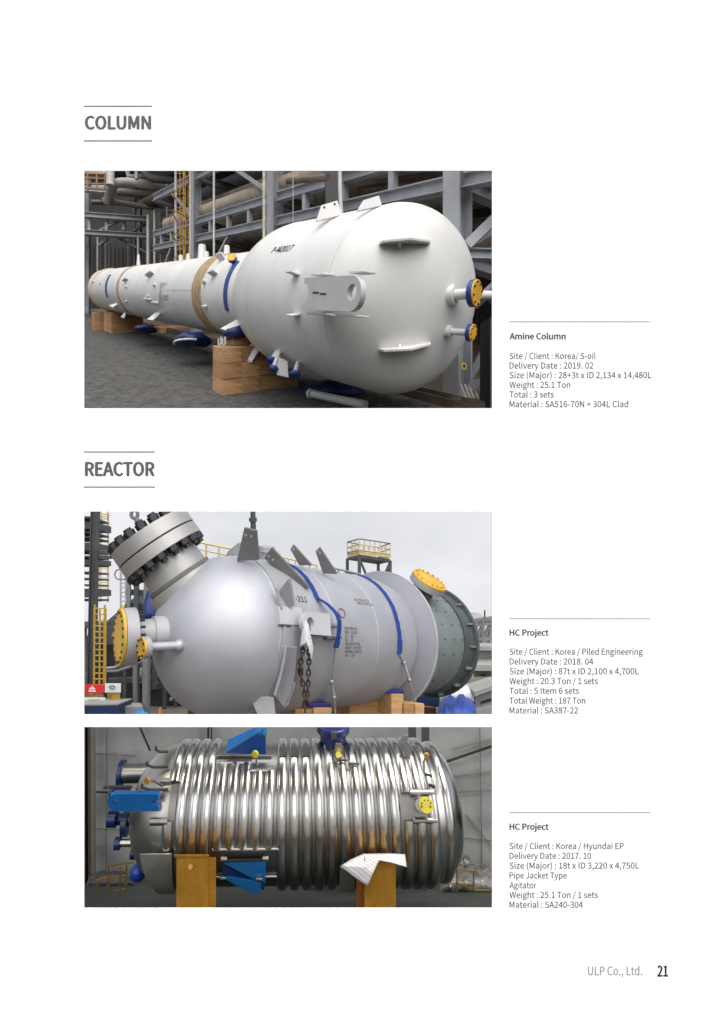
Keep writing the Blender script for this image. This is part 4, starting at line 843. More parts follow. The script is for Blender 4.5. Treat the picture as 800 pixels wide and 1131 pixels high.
# far lookout platform
YT = 16.0
tw = thing('access_tower', 'grey access platform on four legs with yellowish handrail above the reactor', 'platform', P(408, 650, YT))
cor = [P(384, 614.5, YT - .3), P(397, 610.8, YT - 1.0), P(431, 616.5, YT), P(417, 621, YT + 1.0)]
cor = [P(383.8, 613.5, YT), P(397, 611, YT - 1.2), P(431, 615.5, YT - .6), P(418, 618.8, YT + .8)]
MB().prism([q - up * .05 for q in cor], up * -.09).build('deck', dsteel, tw, smooth=False)
ctr = sum(cor, V()) / 4
for q, vb in zip(cor, (650, 660, 660, 650)):
    MB().bar(q - up * .1, q - up * 1.45, .09, .09, V((0, 1, 0))).build('leg', dsteel, tw)
for i in range(4):
    a, b = cor[i], cor[(i + 1) % 4]
    for h in (.10, .25, .42): MB().tube(a + up * h, b + up * h, .018, n=6).build('rail', pyl if h < .4 else dsteel, tw)
    for k in range(6 if i % 2 else 3): q = a.lerp(b, k / (6 if i % 2 else 3)); MB().tube(q, q + up * .42, .016, n=6).build('post', pyl, tw)
    MB().slab(a - up * .02, b - a, V((0, .02, 0)), up * .12).build('toe_board', pyl, tw)
    if i in (1, 2): MB().bar(a - up * .15, a.lerp(b, .5) - up * 1.2, .05, .05).build('brace', dsteel, tw); MB().bar(b - up * .15, a.lerp(b, .5) - up * 1.2, .05, .05).build('brace', dsteel, tw)
def railing(name, label, pix, Y, drop, m, nposts):
    o = thing(name, label, 'handrail', P(pix[0][0], pix[0][1] + drop, Y)); pts = [P(u, v, Y) for u, v in pix]; dz = V((0, 0, drop / F * Y))
    MB().path(pts, .018, 6).build('rail', m, o); MB().path([q - dz * .5 for q in pts], .014, 6).build('rail', m, o)
    for i in range(nposts):
        f = i / (nposts - 1) * (len(pts) - 1); k = min(int(f), len(pts) - 2); q = pts[k].lerp(pts[k + 1], f - k); MB().tube(q, q - dz, .016, n=6).build('post', m, o)
railing('handrail', 'yellowish handrail behind the bolted manway', [(214, 597.5), (256, 606)], 7.6, 16, pyl, 4)
railing('handrail', 'pale handrail behind the third lifting plate', [(311, 615), (350, 624)], 8.5, 12, pyl, 6)
railing('handrail', 'pale handrail leading towards the access platform', [(366, 627), (398, 634)], 9, 12, gsteel, 5)
o = MB().tube(P(280, 590, 7.5), P(279, 540, 7.5), .045, .03, n=10).build('mast', dsteel); tag(o, 'black mast rising behind the first lifting plate', 'mast')
MB().tube(P(279.6, 576, 7.5), P(279.5, 572, 7.5), .06, n=10).build('collar', dsteel, o)
# ---- plant steelwork to the left
ts = thing('steel_tower', 'dark steel tower column with stacked grating floors at the left edge', 'tower', P(98, 780, 9))
YL2 = 9.0
MB().hcol(P(100.5, 800, YL2), P(106, 540, YL2), .125, V((1, 0, 0)), V((0, 1, 0))).build('column', dsteel, ts)
rnd = random.Random(11)
for v in (570, 576, 581, 586.5, 592, 599, 607, 613.5, 618, 622, 631, 638, 645, 650, 656, 662): MB().slab(P(60, v + 1.6, YL2 + .3), P(102.5, v + 2.4, YL2 + .3) - P(60, v + 1.6, YL2 + .3), V((0, .8, -.2)), up * .035).build('grating', dsteel, ts)
for v, h in ((584, .13), (608, .14), (624, .10), (660, .12), (694, .05)): MB().slab(P(60, v, YL2 + .2), P(103, v, YL2 + .2) - P(60, v, YL2 + .2), V((0, .9, -.2)), up * h).build('beam', dsteel, ts)
bb = MB().slab(P(105.5, 616.5, YL2), P(124, 617.5, YL2) - P(105.5, 616.5, YL2), V((0, .1, 0)), up * .035); bb.slab(P(105.5, 610.5, YL2), P(124, 612.5, YL2) - P(105.5, 610.5, YL2), V((0, .1, 0)), up * .045); bb.slab(P(122.3, 616, YL2), V((.03, 0, 0)), V((0, .1, 0)), up * .06)
bb.build('bracket', dsteel, ts)
for u in (94.5, 99): MB().tube(P(u, 694, YL2 + .5), P(u, 770, YL2 + .5), .03, n=8).build('post', gsteel, ts)
def ladder(name, label, u0, u1, v0, v1, Y, m, r, dv, du=0, hoops=(), group=None):
    o = thing(name, label, 'ladder', P((u0 + u1) / 2, v1, Y), group)
    for u in (u0, u1): MB().tube(P(u - du, v1, Y), P(u, v0, Y), r, n=8).build('stile', m, o)
    v = v0 + dv * .6
    while v < v1: f = (v - v0) / (v1 - v0); MB().tube(P(u0 - du * f, v, Y), P(u1 - du * f, v, Y), r * .6, n=6).build('rung', m, o); v += dv
    for v in hoops: MB().path([P(u0, v, Y), P(u0 - 1, v + 3, Y - .3), P((u0 + u1) / 2, v + 5, Y - .5), P(u1 + 1, v + 3, Y - .3), P(u1, v, Y)], r * .8, 6).build('hoop', m, o)
    return o
ladder('caged_ladder', 'pale caged ladder high against the sky beside the steel tower', 111, 119.5, 540, 665, 16, pyl, .035, 5, hoops=(558, 566, 576, 581))
ladder('plant_ladder', 'slim grey ladder seen below the bolted manway', 133.5, 139, 626, 672, 15, mat('faint_steel', (.33, .33, .33), .6), .03, 5)
lad2 = ladder('plant_ladder', 'bright yellow ladder beside the dark tower column', 105, 115.8, 668, 757, 8.0, yl2, .016, 6.5, du=1.0)
for u in (104, 116.5, 110): MB().tube(P(u, 757, 7.7), P(u + .5, 672, 7.7), .014, n=6).build('cage_bar', yl2, lad2)
hk = MB().path(nurb([P(134.5, 628, 8.6), P(129, 630, 8.6), P(127, 634.5, 8.6), P(129, 639, 8.6), P(133, 640, 8.6), P(142, 639.5, 8.6)]), .012, 8).build('bent_pipe', mat('red_brown_pipe', (.2, .12, .11), .6)); tag(hk, 'small hooked pipe hanging left below the bolted manway', 'pipe')
fr = thing('pipe_support', 'dark green steel frame standing behind the left end of the reactor', 'support', P(155, 790, 8.5))
for u, v0, v1, Y, w_, m in ((142.5, 634, 700, 8.6, .06, gsteel), (151, 638, 800, 8.6, .075, dsteel), (162.5, 634, 800, 8.4, .085, gsteel), (149.5, 725, 800, 8.2, .06, gsteel), (161.5, 715, 800, 7.6, .085, gsteel), (138, 735, 800, 9, .05, dsteel), (171, 650, 760, 9, .06, dsteel), (182, 700, 800, 9.3, .06, dsteel), (194, 740, 800, 9.5, .05, dsteel)):
    MB().bar(P(u, v1, Y), P(u, v0, Y), w_, w_, V((0, 1, 0))).build('post', m, fr)
for u0, v0, u1, v1, Y in ((140, 654, 168, 655, 8.7), (140, 667, 172, 670, 8.7), (128, 737, 200, 728, 9.2), (120, 752, 200, 748, 9.4), (146, 692, 175, 672, 8.9), (160, 760, 205, 752, 9.5)): MB().bar(P(u0, v0, Y), P(u1, v1, Y), .06, .09).build('beam', dsteel, fr)
rnd = random.Random(4)
hall = MB(); hall.slab(P(84, 820, 9.8), P(250, 820, 9.8) - P(84, 820, 9.8), V((0, 1.2, 0)), P(96, 712, 9.8) - P(96, 820, 9.8)); hall.slab(P(113, 716, 11.6), P(176, 716, 11.6) - P(113, 716, 11.6), V((0, 1, 0)), P(0, 690, 11.6) - P(0, 716, 11.6)); hall.slab(P(138, 690, 11.7), P(174, 690, 11.7) - P(138, 690, 11.7), V((0, 1, 0)), P(0, 668, 11.6) - P(0, 690, 11.6))
o = hall.build('plant_building', mat('plant_near_black', (.02, .022, .028), .8, var=.5, scale=2), smooth=False); tag(o, 'dark blue grey plant building low behind the ladder and manways', 'building')  # one near-black tone over the whole hall
for i in range(14):
    u = 146 + rnd.uniform(0, 50); v = rnd.uniform(742, 782); s_ = rnd.uniform(1.2, 3.2)
    MB().slab(P(u, v, 9.72), P(u + s_, v, 9.72) - P(u, v, 9.72), V((0, .05, 0)), up * rnd.uniform(.03, .14)).build('window', mat('bright_gap', (.35, .35, .36), .7) if i == 0 else bpy.data.materials['bright_gap'], o)
rack2 = [MB().tube(P(100 + i, 738.5 + 2 * i, 8.8), P(128, 737.5 + 3 * i, 8.8), .022, n=8) for i in range(2)]
o = MB().path([P(116, 738, 8.4), P(127, 737, 8.4), P(129.5, 735, 8.4), P(130, 728, 8.4)], .02, 8).build('bent_pipe', palep); tag(o, 'thin white pipe with a bend below the yellow cover', 'pipe')
o = MB().path([P(116, 741.5, 8.3), P(130, 741, 8.3), P(150, 734, 8.3), P(163, 727, 8.3)], .022, 8).build('bent_pipe', gsteel); tag(o, 'grey pipe rising towards the small nozzle', 'pipe')
o = MB().bar(P(126, 702, 9.5), P(136, 670, 9.5), .12, .05); o.bar(P(129, 703, 9.5), P(134, 690, 9.5), .05, .05); o = o.build('conveyor_arm', yl2); tag(o, 'yellow slanted stair stringer behind the round yellow cover', 'stair')
lump(158, 652, 178, 686, 7.6, bluet, 'blue_cover', 'blue tarpaulin gathered under the neck of the bolted manway', 'tarpaulin', 21, .5)
# signs, skip and box at the lower left
sg = mat('sign_red', (.55, .02, .025), .5, var=.06); sw = mat('sign_white', (.62, .62, .63), .5, var=.05); gr = mat('sign_green', (.02, .18, .09), .6)
YG = 7.4
def board(u0, v0, u1, v1, m, label, Y=YG): return tag(MB().slab(P(u0, v1, Y), P(u1, v1, Y) - P(u0, v1, Y), V((0, .02, 0)), P(u0, v0, Y) - P(u0, v1, Y)).build('sign_board', m), label, 'sign')
def lettr(body, u, v, wpx, cap, m, par, Y=YG):
    vs, fs = glyphs(body, .02); wd = max(x.x for x in vs); MB().add([P(u + x.x / wd * wpx, v - x.y * cap, Y - .004 - x.z * .3) for x in vs], fs).build('lettering', m, par, smooth=False)
s1 = board(86, 756.5, 115.3, 765.5, sg, 'red safety sign with a white triangle emblem at the left edge')
MB().prism([P(u, v, YG - .004) for u, v in ((98, 761.5), (102, 757.5), (106, 761.5))], V((0, .003, 0))).build('emblem', sw, s1, smooth=False); MB().slab(P(98, 764, YG - .004), P(106, 764, YG) - P(98, 764, YG), V((0, .003, 0)), up * .02).build('emblem', sw, s1, smooth=False)
s2 = board(116, 755.5, 133.5, 764.8, sw, 'white sign with a green ring emblem beside the red sign')
ct = P(124, 759.2, YG - .006); MB().path([ct + V((.036 * math.cos(a), 0, .024 * math.sin(a))) for a in [2 * math.pi * i / 24 for i in range(24)]], .008, 6, True).build('emblem', gr, s2)
lettr('- - -', 120, 764, 8, 1.2, gr, s2)
s3 = board(86, 771, 116.5, 777.5, sw, 'low white sign with dark lettering under the red one')
lettr('안전제일', 98, 775, 13, 2.4, black2, s3); MB().slab(P(97, 776.8, YG - .004), P(113, 776.8, YG) - P(97, 776.8, YG), V((0, .003, 0)), up * .008).build('lettering', sg, s3, smooth=False)
crib(123.5, 133, 764.9, 778, YG + .05, yl2, 'yellow and orange cabinet standing under the white sign', .3, 'cabinet', 'cabinet', None)
crib(88, 115, 766, 771, YG + .06, mat('fence_mix', (.3, .22, .07), .7, var=.6, scale=10), 'yellow mesh rail between the red and white signs', .05, 'fence', 'fence_panel', None)
skp = tag(MB().slab(P(80, 800, 7.0), P(130, 800, 7.0) - P(80, 800, 7.0), V((0, .6, -.2)), P(80, 779.5, 7.0) - P(80, 800, 7.0)).build('blue_skip', mat('navy_skip', (.012, .03, .10), .5, var=.2), bevel=.01), 'navy blue steel skip at the lower left corner', 'skip')
MB().slab(P(80, 779.4, 6.99), P(130.5, 779, 6.99) - P(80, 779.4, 6.99), V((0, .6, -.2)), up * .02).build('rim', conc, skp)
crib(130.6, 158, 780, 800, 7.3, conc, 'pale grey concrete block right of the navy skip', .5, 'block', 'concrete_block', None)
lump(147, 783.5, 165, 797, 7.0, mat('cyan_sheet', (.03, .2, .5), .5, var=.4, scale=9), 'blue_sheet', 'small light blue sheet on the ground near the concrete block', 'sheet', 31, .3)
cn = MB().tube(P(177, 800, 7.2), P(177, 782, 7.2), .07, .015, n=16).build('traffic_cone', mat('cone_orange', (.6, .16, .07), .6)); tag(cn, 'orange traffic cone below the silver head', 'cone')
lump(206, 783, 218, 797, 5.6, nutm, 'dark_tie', 'dark tie down gear under the silver head', 'tackle', 41, .2)

# ================================================================== PICTURE 3: the polished reactor in the workshop
K = 1.0
a1, a2 = math.atan((815.5 - PY) / F), math.atan((983.5 - PY) / F); am, ah_ = (a1 + a2) / 2, (a2 - a1) / 2
D3 = 5.0 / math.cos(am); R3 = D3 * math.sin(ah_)
A3 = Ax(V((0, 5.0, -5.0 * math.tan(am))), V((1, .012, 0)))
G3 = Ground(-.707, .82)
def RD(u, v, L): return ray(u, v).normalized() * L     # away from the viewer, along the sloping stage
o = MB(); o.slab(V((-4, 2.53, .03)), V((8, 0, 0)), V((0, 5.5, .07)), V((0, 0, .04))); struct(o.build('sky_block_roof', plain('sky_block_sheet', (.2, .2, .2), .8)))  # unseen slab added to keep sky light off the coiled reactor
poli = mat('polished_steel', (.50, .50, .485), .25, metal=1.0, var=.08, scale=4, rvar=.05)
poli2 = mat('brushed_steel', (.28, .28, .27), .36, metal=1.0, var=.06, scale=2, rvar=.04)
satin = mat('satin_head', (.50, .475, .44), .36, metal=1.0, var=.06, scale=2, rvar=.06)
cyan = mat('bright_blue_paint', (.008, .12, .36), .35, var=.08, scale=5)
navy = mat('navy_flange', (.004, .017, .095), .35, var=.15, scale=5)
ochre = mat('ochre_stand', (.42, .205, .022), .5, var=.22, scale=5, bump=.12, bscale=25)
sheet = mat('grey_sheeting', (.33, .335, .33), .30, var=.09, scale=.9, bump=.7, bscale=3.0, spec=.6)
fl3 = mat('green_floor', (.035, .045, .038), .45, var=.3, scale=2)
dk3 = mat('dark_frame', (.03, .028, .025), .6, var=.4, scale=5)
brass = mat('brass_gauge', (.42, .24, .05), .4, var=.2)
ycap = mat('yellow_plastic', (.55, .47, .035), .4, var=.05)
o = MB(); o.add([V((x, y, G3.z(y))) for y in (3.7, 4.5, 5.5, 6.5, 7.52) for x in (-5, 0, 5)], [(3 * i + k, 3 * i + k + 1, 3 * i + k + 4, 3 * i + k + 3) for i in range(4) for k in (0, 1)])
struct(o.build('workshop_floor', fl3))
YV = 7.5
o = MB(); nx, nz = 90, 30; rnd = random.Random(9)
ptsw = []
for j in range(nz + 1):
    for i in range(nx + 1):
        u = -60 + 760 * i / nx; v = 976 - (976 - 797.5) * j / nz; q = P(u, v, YV)
        q.y += .05 * mnoise.noise(V((u * .02, v * .03, 1))) + .02 * mnoise.noise(V((u * .07, v * .05, 4))); ptsw.append(q)
o.add(ptsw, [(j * (nx + 1) + i, j * (nx + 1) + i + 1, (j + 1) * (nx + 1) + i + 1, (j + 1) * (nx + 1) + i) for j in range(nz) for i in range(nx)])
wl = o.build('sheeting_wall', sheet); tag(wl, 'grey plastic sheeting wall of the workshop behind the coiled reactor', 'wall')
wl.modifiers.new('solid', 'SOLIDIFY').thickness = .02
def seam(u0, v0, u1, v1, w_, m, name, label, cat='strip'): return tag(MB().bar(P(u0, v0, YV - .12), P(u1, v1, YV - .12), w_, .02, V((0, 1, 0))).build(name, m), label, cat)
seam(152, 797, 166, 829, .022, dk3, 'stay_cable', 'dark slanting stay above the left head', 'cable'); seam(488, 843, 600, 805, .03, dk3, 'stay_cable', 'dark sloping seam cable at the upper right', 'cable')
seam(100, 874.5, 143, 876, .014, dk3, 'stay_cable', 'thin dark line across the sheeting at the left', 'cable')
for u, lb, w_ in ((230.5, 'left', .03), (234, 'right', .02)): seam(u, 797, u - .5, 822, w_, dk3, 'hanging_rod', '%s of two dark rods hanging above the left coils' % lb, 'rod')
for u0, v0, u1, v1, lb in ((455, 797, 456, 824, 'dark post above the right coils'), (470, 797, 470, 826, 'second dark post above the right coils')): tag(MB().bar(P(u0, v0, 6.6), P(u1, v1, 6.6), .09, .05, V((0, 1, 0))).build('workshop_post', mat('post_grey', (.07, .07, .07), .5), None), lb, 'post')
for u, m, w_, lb in ((94.5, dk3, .10, 'black door edge at the far left'), (103.5, mat('pale_post', (.17, .16, .14), .5), .045, 'pale steel post next to the black door edge'), (99, mat('brown_post', (.07, .05, .035), .6), .07, 'brown post between black door edge and pale post')):
    tag(MB().bar(P(u, 985, 7.2), P(u - .5, 797.5, 7.2), w_, .06, V((0, 1, 0))).build('workshop_post', m), lb, 'post')
for u0, v0, u1, v1 in ((500, 858, 560, 850), (486, 876, 560, 872), (500, 828, 560, 812), (530, 797, 533, 975), (118, 797, 117, 972), (100, 832, 150, 835), (100, 915, 142, 917), (505, 925, 560, 930), (515, 900, 560, 955)): MB().bar(P(u0, v0, YV - .05), P(u1, v1, YV - .05), .012, .01, V((0, 1, 0))).build('seam', mat('seam_tape', (.17, .165, .15), .5) if 'seam_tape' not in bpy.data.materials else bpy.data.materials['seam_tape'], wl)
# the vessel
co = thing('coiled_reactor', 'polished steel reactor wrapped in half pipe coils with blue brackets', 'vessel', V((0, 5, G3.z(5))))
def tx3(u): return A3.hit(u, 888, R3)[0]
rp = .0365; RSH = R3 - .030
tl, tr = tx3(186), tx3(476)
hl, hr_ = .46, .37
prof = [(tl - hl * math.sin(a), RSH * (math.cos(a) ** .95)) for a in [math.pi / 2 * i / 26 for i in range(26, 0, -1)]]
prof[0] = (tl - hl, .001)
MB().rev(A3, prof + [(tl, RSH)], 144).build('domed_head', satin, co, angle=60)
MB().rev(A3, [(tl + .001, RSH), (tl + (tr - tl) * .5, RSH), (tr, RSH)], 144).build('shell', poli2, co, angle=60)
prof = [(tr + hr_ * math.sin(a), RSH * math.cos(a) ** .5) for a in [math.pi / 2 * i / 22 for i in range(22)]] + [(tr + hr_, .001)]
MB().rev(A3, prof, 144).build('domed_head', poli, co, angle=60)
def coil(t, p0=None, p1=None, m=None, r=rp):
    x_ = max(0, (t - tr) / hr_); RSH_ = RSH * (1 - x_ * x_) ** .25
    pr = [(t + r * 1.30 * math.cos(a), RSH_ - .003 + r * math.sin(a) ** .8) for a in [math.pi * i / 12 for i in range(13)]]
    return MB().rev(A3, pr, 144 if p0 is None else 60, p0, p1).build('coil', m or poli, co, angle=70)
phi = lambda u, v: A3.hit(u, v, R3)[1]
ptop = phi
us_ = [199.7 + 13.95 * i for i in range(21)]
pu = ptop(255, 840.5); pu2 = ptop(285, 850); pl_ = ptop(270, 939.5)
for i, u in enumerate(us_):
    t = tx3(u)
    # angles run from the top (90 degrees) over the camera side (0) to the bottom (-90)
    if 238 < u < 274: coil(t, pu, pl_)
    elif 274 < u < 308: coil(t, pu2, pl_)
    elif u > 448 and u < 470: coil(t, ptop(465, 907), R(-100)); coil(t, R(150), ptop(465, 875))
    else: coil(t)
coil(tx3(496.5), r=rp * .9)
coil(tx3(188), R(140), ptop(186, 862)); coil(tx3(187), ptop(186, 908), R(-100))
headm = mat('header_steel', (.36, .36, .35), .38, metal=1.0, var=.1, scale=8)
# headers that close the cut coils
def header(u0, u1, v, r=.026, m=None):
    a, b = tx3(u0), tx3(u1); ph = ptop((u0 + u1) / 2, v); return MB().tube(A3.pt(a, RSH + .01, ph), A3.pt(b, RSH + .01, ph), r, n=20).build('coil_header', m or headm, co)
header(235, 275, 840.5); header(274, 303, 849.5); header(237, 312, 939.5, .022); header(455, 481, 907, .026); header(455, 480, 875, .03); header(172, 185.5, 861.5, .024); header(168, 187, 908, .03); header(240, 312, 971, .014)
# cover pads at the ends of the cut coils near the top
for u in (311.4, 325.4, 339.3): 
    t = tx3(u); MB().rev(A3, [(t - .03, R3 + .002), (t - .03, R3 + .012), (t + .03, R3 + .012), (t + .03, R3 + .002)], 8, ptop(325, 826), ptop(325, 836), loop=True).build('coil_clamp', dk3, co)
# blue brackets
def P3(u, v, Y): return P(u, v, Y)
yb3 = A3.hit(172, 886, R3)[2].y - .03
plate3 = [(126, 877.3), (175.5, 877.3), (175.5, 883.5), (168, 884), (166, 887), (168, 890), (175.5, 890.3), (175.5, 896), (126, 896), (121.5, 893.5), (119.3, 889), (119.3, 884), (121.5, 879.5)]
q0 = P(127, 885.8, yb3); plate_with_hole([P(u, v, yb3) for u, v in plate3], q0, .021, V((1, 0, 0)), V((0, 0, 1)), V((0, 1, 0)), .05).build('trunnion_plate', cyan, co, angle=20)
MB().slab(P(146, 893, yb3 + .052), P(173, 893, yb3) - P(146, 893, yb3), RD(160, 886, .3), P(0, 880, yb3) - P(0, 893, yb3)).build('trunnion_web', cyan, co)
o = MB().tube(P(143, 875, 5.0), P(123, 875, 5.0), .04, n=28).build('nozzle', navy, co); MB().tube(P(126, 875, 5.0), P(122.5, 875, 5.0), .06, n=32).build('flange', navy, o)
o = MB().tube(P(150, 906, 5.0), P(124, 904.5, 5.0), .05, n=28).build('nozzle', navy, co); MB().tube(P(142, 910, 5.0), P(136, 910, 5.0), .105, n=32).build('flange', navy, o); MB().tube(P(129, 904.5, 4.95), P(120, 904.5, 4.95), .072, n=32).build('flange', navy, o)
o = MB().tube(P(165, 853.5, 5.4), P(134, 854, 5.4), .095, n=32).build('nozzle', poli2, co); MB().tube(P(136.5, 854, 5.4), P(132.5, 854, 5.4), .128, n=40).build('flange', navy, o)
o = MB().tube(P(152, 931, 4.9), P(130, 931, 4.9), .032, n=20).build('nozzle', satin, co); MB().tube(P(133, 931.5, 4.9), P(127.5, 931.5, 4.9), .055, n=24).build('flange', navy, o)
o = MB().tube(P(160, 943, 5.2), P(145, 943, 5.2), .05, n=24).build('nozzle', navy, co)
o = MB().tube(P(168, 962, 5.0), P(150, 964, 4.9), .05, n=20).build('nozzle', poli2, co); MB().ball(P(152.5, 964, 4.85), .075, 24, 14).build('cap', mat('blue_cap', (.008, .05, .34), .3), o)
MB().tube(P(146, 869, 4.9), P(115, 869.3, 4.9), .014, n=10).build('rod', dk3, co)
# top bracket
yt = A3.hit(272, 834, R3)[2].y - .04
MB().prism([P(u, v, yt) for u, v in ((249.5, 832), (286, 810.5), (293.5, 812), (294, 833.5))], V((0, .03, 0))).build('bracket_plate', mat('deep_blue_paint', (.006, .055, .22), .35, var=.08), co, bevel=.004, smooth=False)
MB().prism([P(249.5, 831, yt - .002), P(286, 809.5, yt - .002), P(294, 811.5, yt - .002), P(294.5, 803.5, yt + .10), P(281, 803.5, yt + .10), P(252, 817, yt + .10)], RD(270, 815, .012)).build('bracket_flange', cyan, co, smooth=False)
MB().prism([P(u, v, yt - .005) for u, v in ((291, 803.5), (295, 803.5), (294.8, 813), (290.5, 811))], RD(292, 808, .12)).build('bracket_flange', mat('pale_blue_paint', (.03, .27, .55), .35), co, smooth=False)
MB().slab(P(238, 837.5, yt + .04), P(300, 837.5, yt + .04) - P(238, 837.5, yt + .04), V((0, .03, 0)), up * .028).build('bracket_pad', poli2, co, bevel=.005)
# lower bracket
yl_ = A3.hit(268, 955, R3)[2].y - .06
MB().prism([P(u, v, yl_) for u, v in ((246.5, 953.3), (290.5, 952), (291.5, 971.5), (281, 971.8))], V((0, .02, 0))).build('bracket_plate', cyan, co, bevel=.003, smooth=False)
MB().prism([P(u, v, yl_ - .01) for u, v in ((246, 970), (252, 969), (289, 975), (288, 987.5), (279, 987.5))], V((0, .02, 0))).build('bracket_plate', cyan, co, bevel=.003, smooth=False)
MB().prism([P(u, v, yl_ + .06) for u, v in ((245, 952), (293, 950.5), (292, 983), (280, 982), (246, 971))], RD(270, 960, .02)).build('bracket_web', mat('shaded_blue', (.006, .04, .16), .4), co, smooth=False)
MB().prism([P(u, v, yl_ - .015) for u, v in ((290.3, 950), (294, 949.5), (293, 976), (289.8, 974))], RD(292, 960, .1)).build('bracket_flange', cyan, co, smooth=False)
MB().slab(P(244, 951.6, yl_ - .02), P(294.5, 950.6, yl_) - P(244, 951.6, yl_), RD(270, 951, .12), up * .022).build('bracket_flange', poli2, co)
for u, v in ((246.5, 950.5), (292.5, 950), (245, 971), (285.5, 972.3)): MB().slab(P(u - 2.5, v + 1, yl_ - .03), V((.05, 0, 0)), V((0, .03, 0)), up * .02).build('bolt_block', satin, co, bevel=.003)
# top nozzle, small lugs, gauges
zt = P(368, 804.5, 5.15); o = MB().tube(zt - up * .25, zt, .13, n=32).build('nozzle', navy, co); MB().tube(zt - up * .03, zt + up * .05, .165, n=48).build('flange', navy, o, bevel=.015)
MB().slab(P(366, 817, 4.95), P(372, 817, 4.95) - P(366, 817, 4.95), V((0, .03, 0)), up * .07).build('tab', poli2, co)
def gauge(u, v, us0, vs0, rpx, m, out=.10):
    t_, ph, p = A3.hit(us0, vs0, R3); q = P(u, v, p.y - out); o = MB().path([p, p.lerp(q, .5) + up * .01, q], .011, 8).build('gauge', poli2, co)
    MB().tube(q, q + V((-.008, -.025, .0)), rpx * .85 / F * q.y, n=20).build('gauge_head', m, o); return o
gauge(164, 861, 180, 868, 4.2, brass, .12); gauge(282.5, 832, 284, 845, 4.2, ycap, .06); gauge(471.5, 833.5, 468, 842, 3.2, brass, .03)
t_, ph, p = A3.hit(374, 832, R3); q = p - V((0, .02, 0)); MB().prism([P(u, v, q.y - .03) for u, v in ((371, 822), (377.5, 822), (380, 834), (368.5, 834))], V((0, .02, 0))).build('tab', satin, co); MB().tube(P(374, 833.5, q.y - .045), P(374, 833.5, q.y - .07), .028, n=20).build('yellow_cap', ycap, co)
for u, v in ((378, 841), (391, 845)): t_, ph, p = A3.hit(u, v, R3 + .01); MB().tube(p - V((.05, 0, -.012)), p + V((.05, 0, .012)), .010, n=8).build('strap_bar', dk3, co)
for poly in ([(440, 822), (446, 812), (451, 812), (448, 825)], [(446, 836), (453, 822), (457, 822), (452, 837)]): q = A3.hit(448, 828, R3)[2]; px_plate('lug', poly, q - V((0, .05, 0)), V((.1, -1, .2)).normalized(), .03, greyplate, co)
for u, v in ((172.5, 828), (162.5, 845), (157, 870)):
    p, n = A3.hithead(u + 4, v, RSH, hl) if False else (A3.hit(186, v + 2, R3 * .99)[2], None); q = P(u, v, p.y - .05); MB().path([q + up * .03, q, q.lerp(p, .3) - up * .015, p], .012, 8).build('hook', dk3, co)
for u, v in ((470, 853), (473.5, 864.5)): t_, ph, p = A3.hit(u, v, R3); MB().tube(p + V((0, -.02, 0)), p + V((.05, -.03, -.02)), .012, n=8).build('stud', dk3, co)
q = A3.hit(467, 889, RSH)[2]; MB().slab(P(457, 905, q.y), P(481, 905, q.y) - P(457, 905, q.y), V((0, .05, .0)), P(457, 876, q.y + .03) - P(457, 905, q.y)).build('window_plate', satin, co)
o = MB().tube(P(464, 889.5, q.y + .02), P(466, 889, q.y - .09), .055, n=28).build('nozzle', poli2, co)
MB().tube(P(469.5, 889, q.y - .06), P(471, 889, q.y - .11), .062, n=28).build('flange', ycap, o)
for k in range(8): a = math.pi / 4 * k + .39; MB().tube(P(471, 889, q.y - .11) + V((.042 * math.cos(a), 0, .042 * math.sin(a))), P(471, 889, q.y - .12) + V((.042 * math.cos(a), 0, .042 * math.sin(a))), .007, n=8).build('bolt', dk3, o)
# bright saddle plate left, below
o = MB(); pa, pb_ = ptop(180, 941), ptop(180, 983); N_ = 14; g_ = []
for lay in (.018, .030):
    for i in range(N_ + 1):
        f = i / N_; ph_ = pa + (pb_ - pa) * f; t0_ = tx3(160.5 + 17 * f ** 1.3); t1_ = tx3(194.5)
        g_ += [A3.pt(t0_, R3 + lay, ph_), A3.pt(t1_, R3 + lay, ph_)]
n2_ = 2 * (N_ + 1); fs = []
for i in range(N_):
    k = 2 * i; fs += [(k, k + 1, k + 3, k + 2), (n2_ + k, n2_ + k + 2, n2_ + k + 3, n2_ + k + 1), (k, k + 2, n2_ + k + 2, n2_ + k), (k + 1, n2_ + k + 1, n2_ + k + 3, k + 3)]
fs += [(0, n2_, n2_ + 1, 1), (n2_ - 2, n2_ - 1, 2 * n2_ - 1, 2 * n2_ - 2)]
o.add(g_, fs).build('saddle_plate', mat('bright_saddle', (.62, .61, .57), .30, metal=.8, var=.12, scale=3), co)
# ochre stands
def stand(u0, u1, v0, uside, label, Y, left):
    o = thing('ochre_stand', label, 'stand', P((u0 + u1) / 2, 1060, Y), 'ochre stands under the coiled reactor')
    zb = G3.z(Y); a = P(u0, v0, Y); wv = P(u1, v0, Y) - a; dp = .42; rd = RD((u0 + u1) / 2, v0, dp); body = MB().slab(V((a.x, Y, zb)), wv, rd, up * (a.z - zb)).build('post', ochre, o, bevel=.006, smooth=False)
    MB().slab(a + V((-.015, -.02, .001)), wv + V((.03, 0, 0)), rd, up * .02).build('top_plate', ochre, o, bevel=.004, smooth=False)
    return o
yA = A3.hit(212, 950, R3)[2].y - .42
s_ = stand(195, 229.5, 944.5, 238, 'left ochre steel stand with a small round knob on its face', yA, True)
MB().tube(P(211, 957, yA), P(210.4, 957.6, yA - .05), .018, n=16).build('knob', ochre, s_)
MB().slab(P(229.6, 1040, yA + .04), V((.065, 0, 0)), RD(232, 944, .3), P(0, 946, yA) - P(0, 1040, yA)).build('side_plate', ochre, s_)
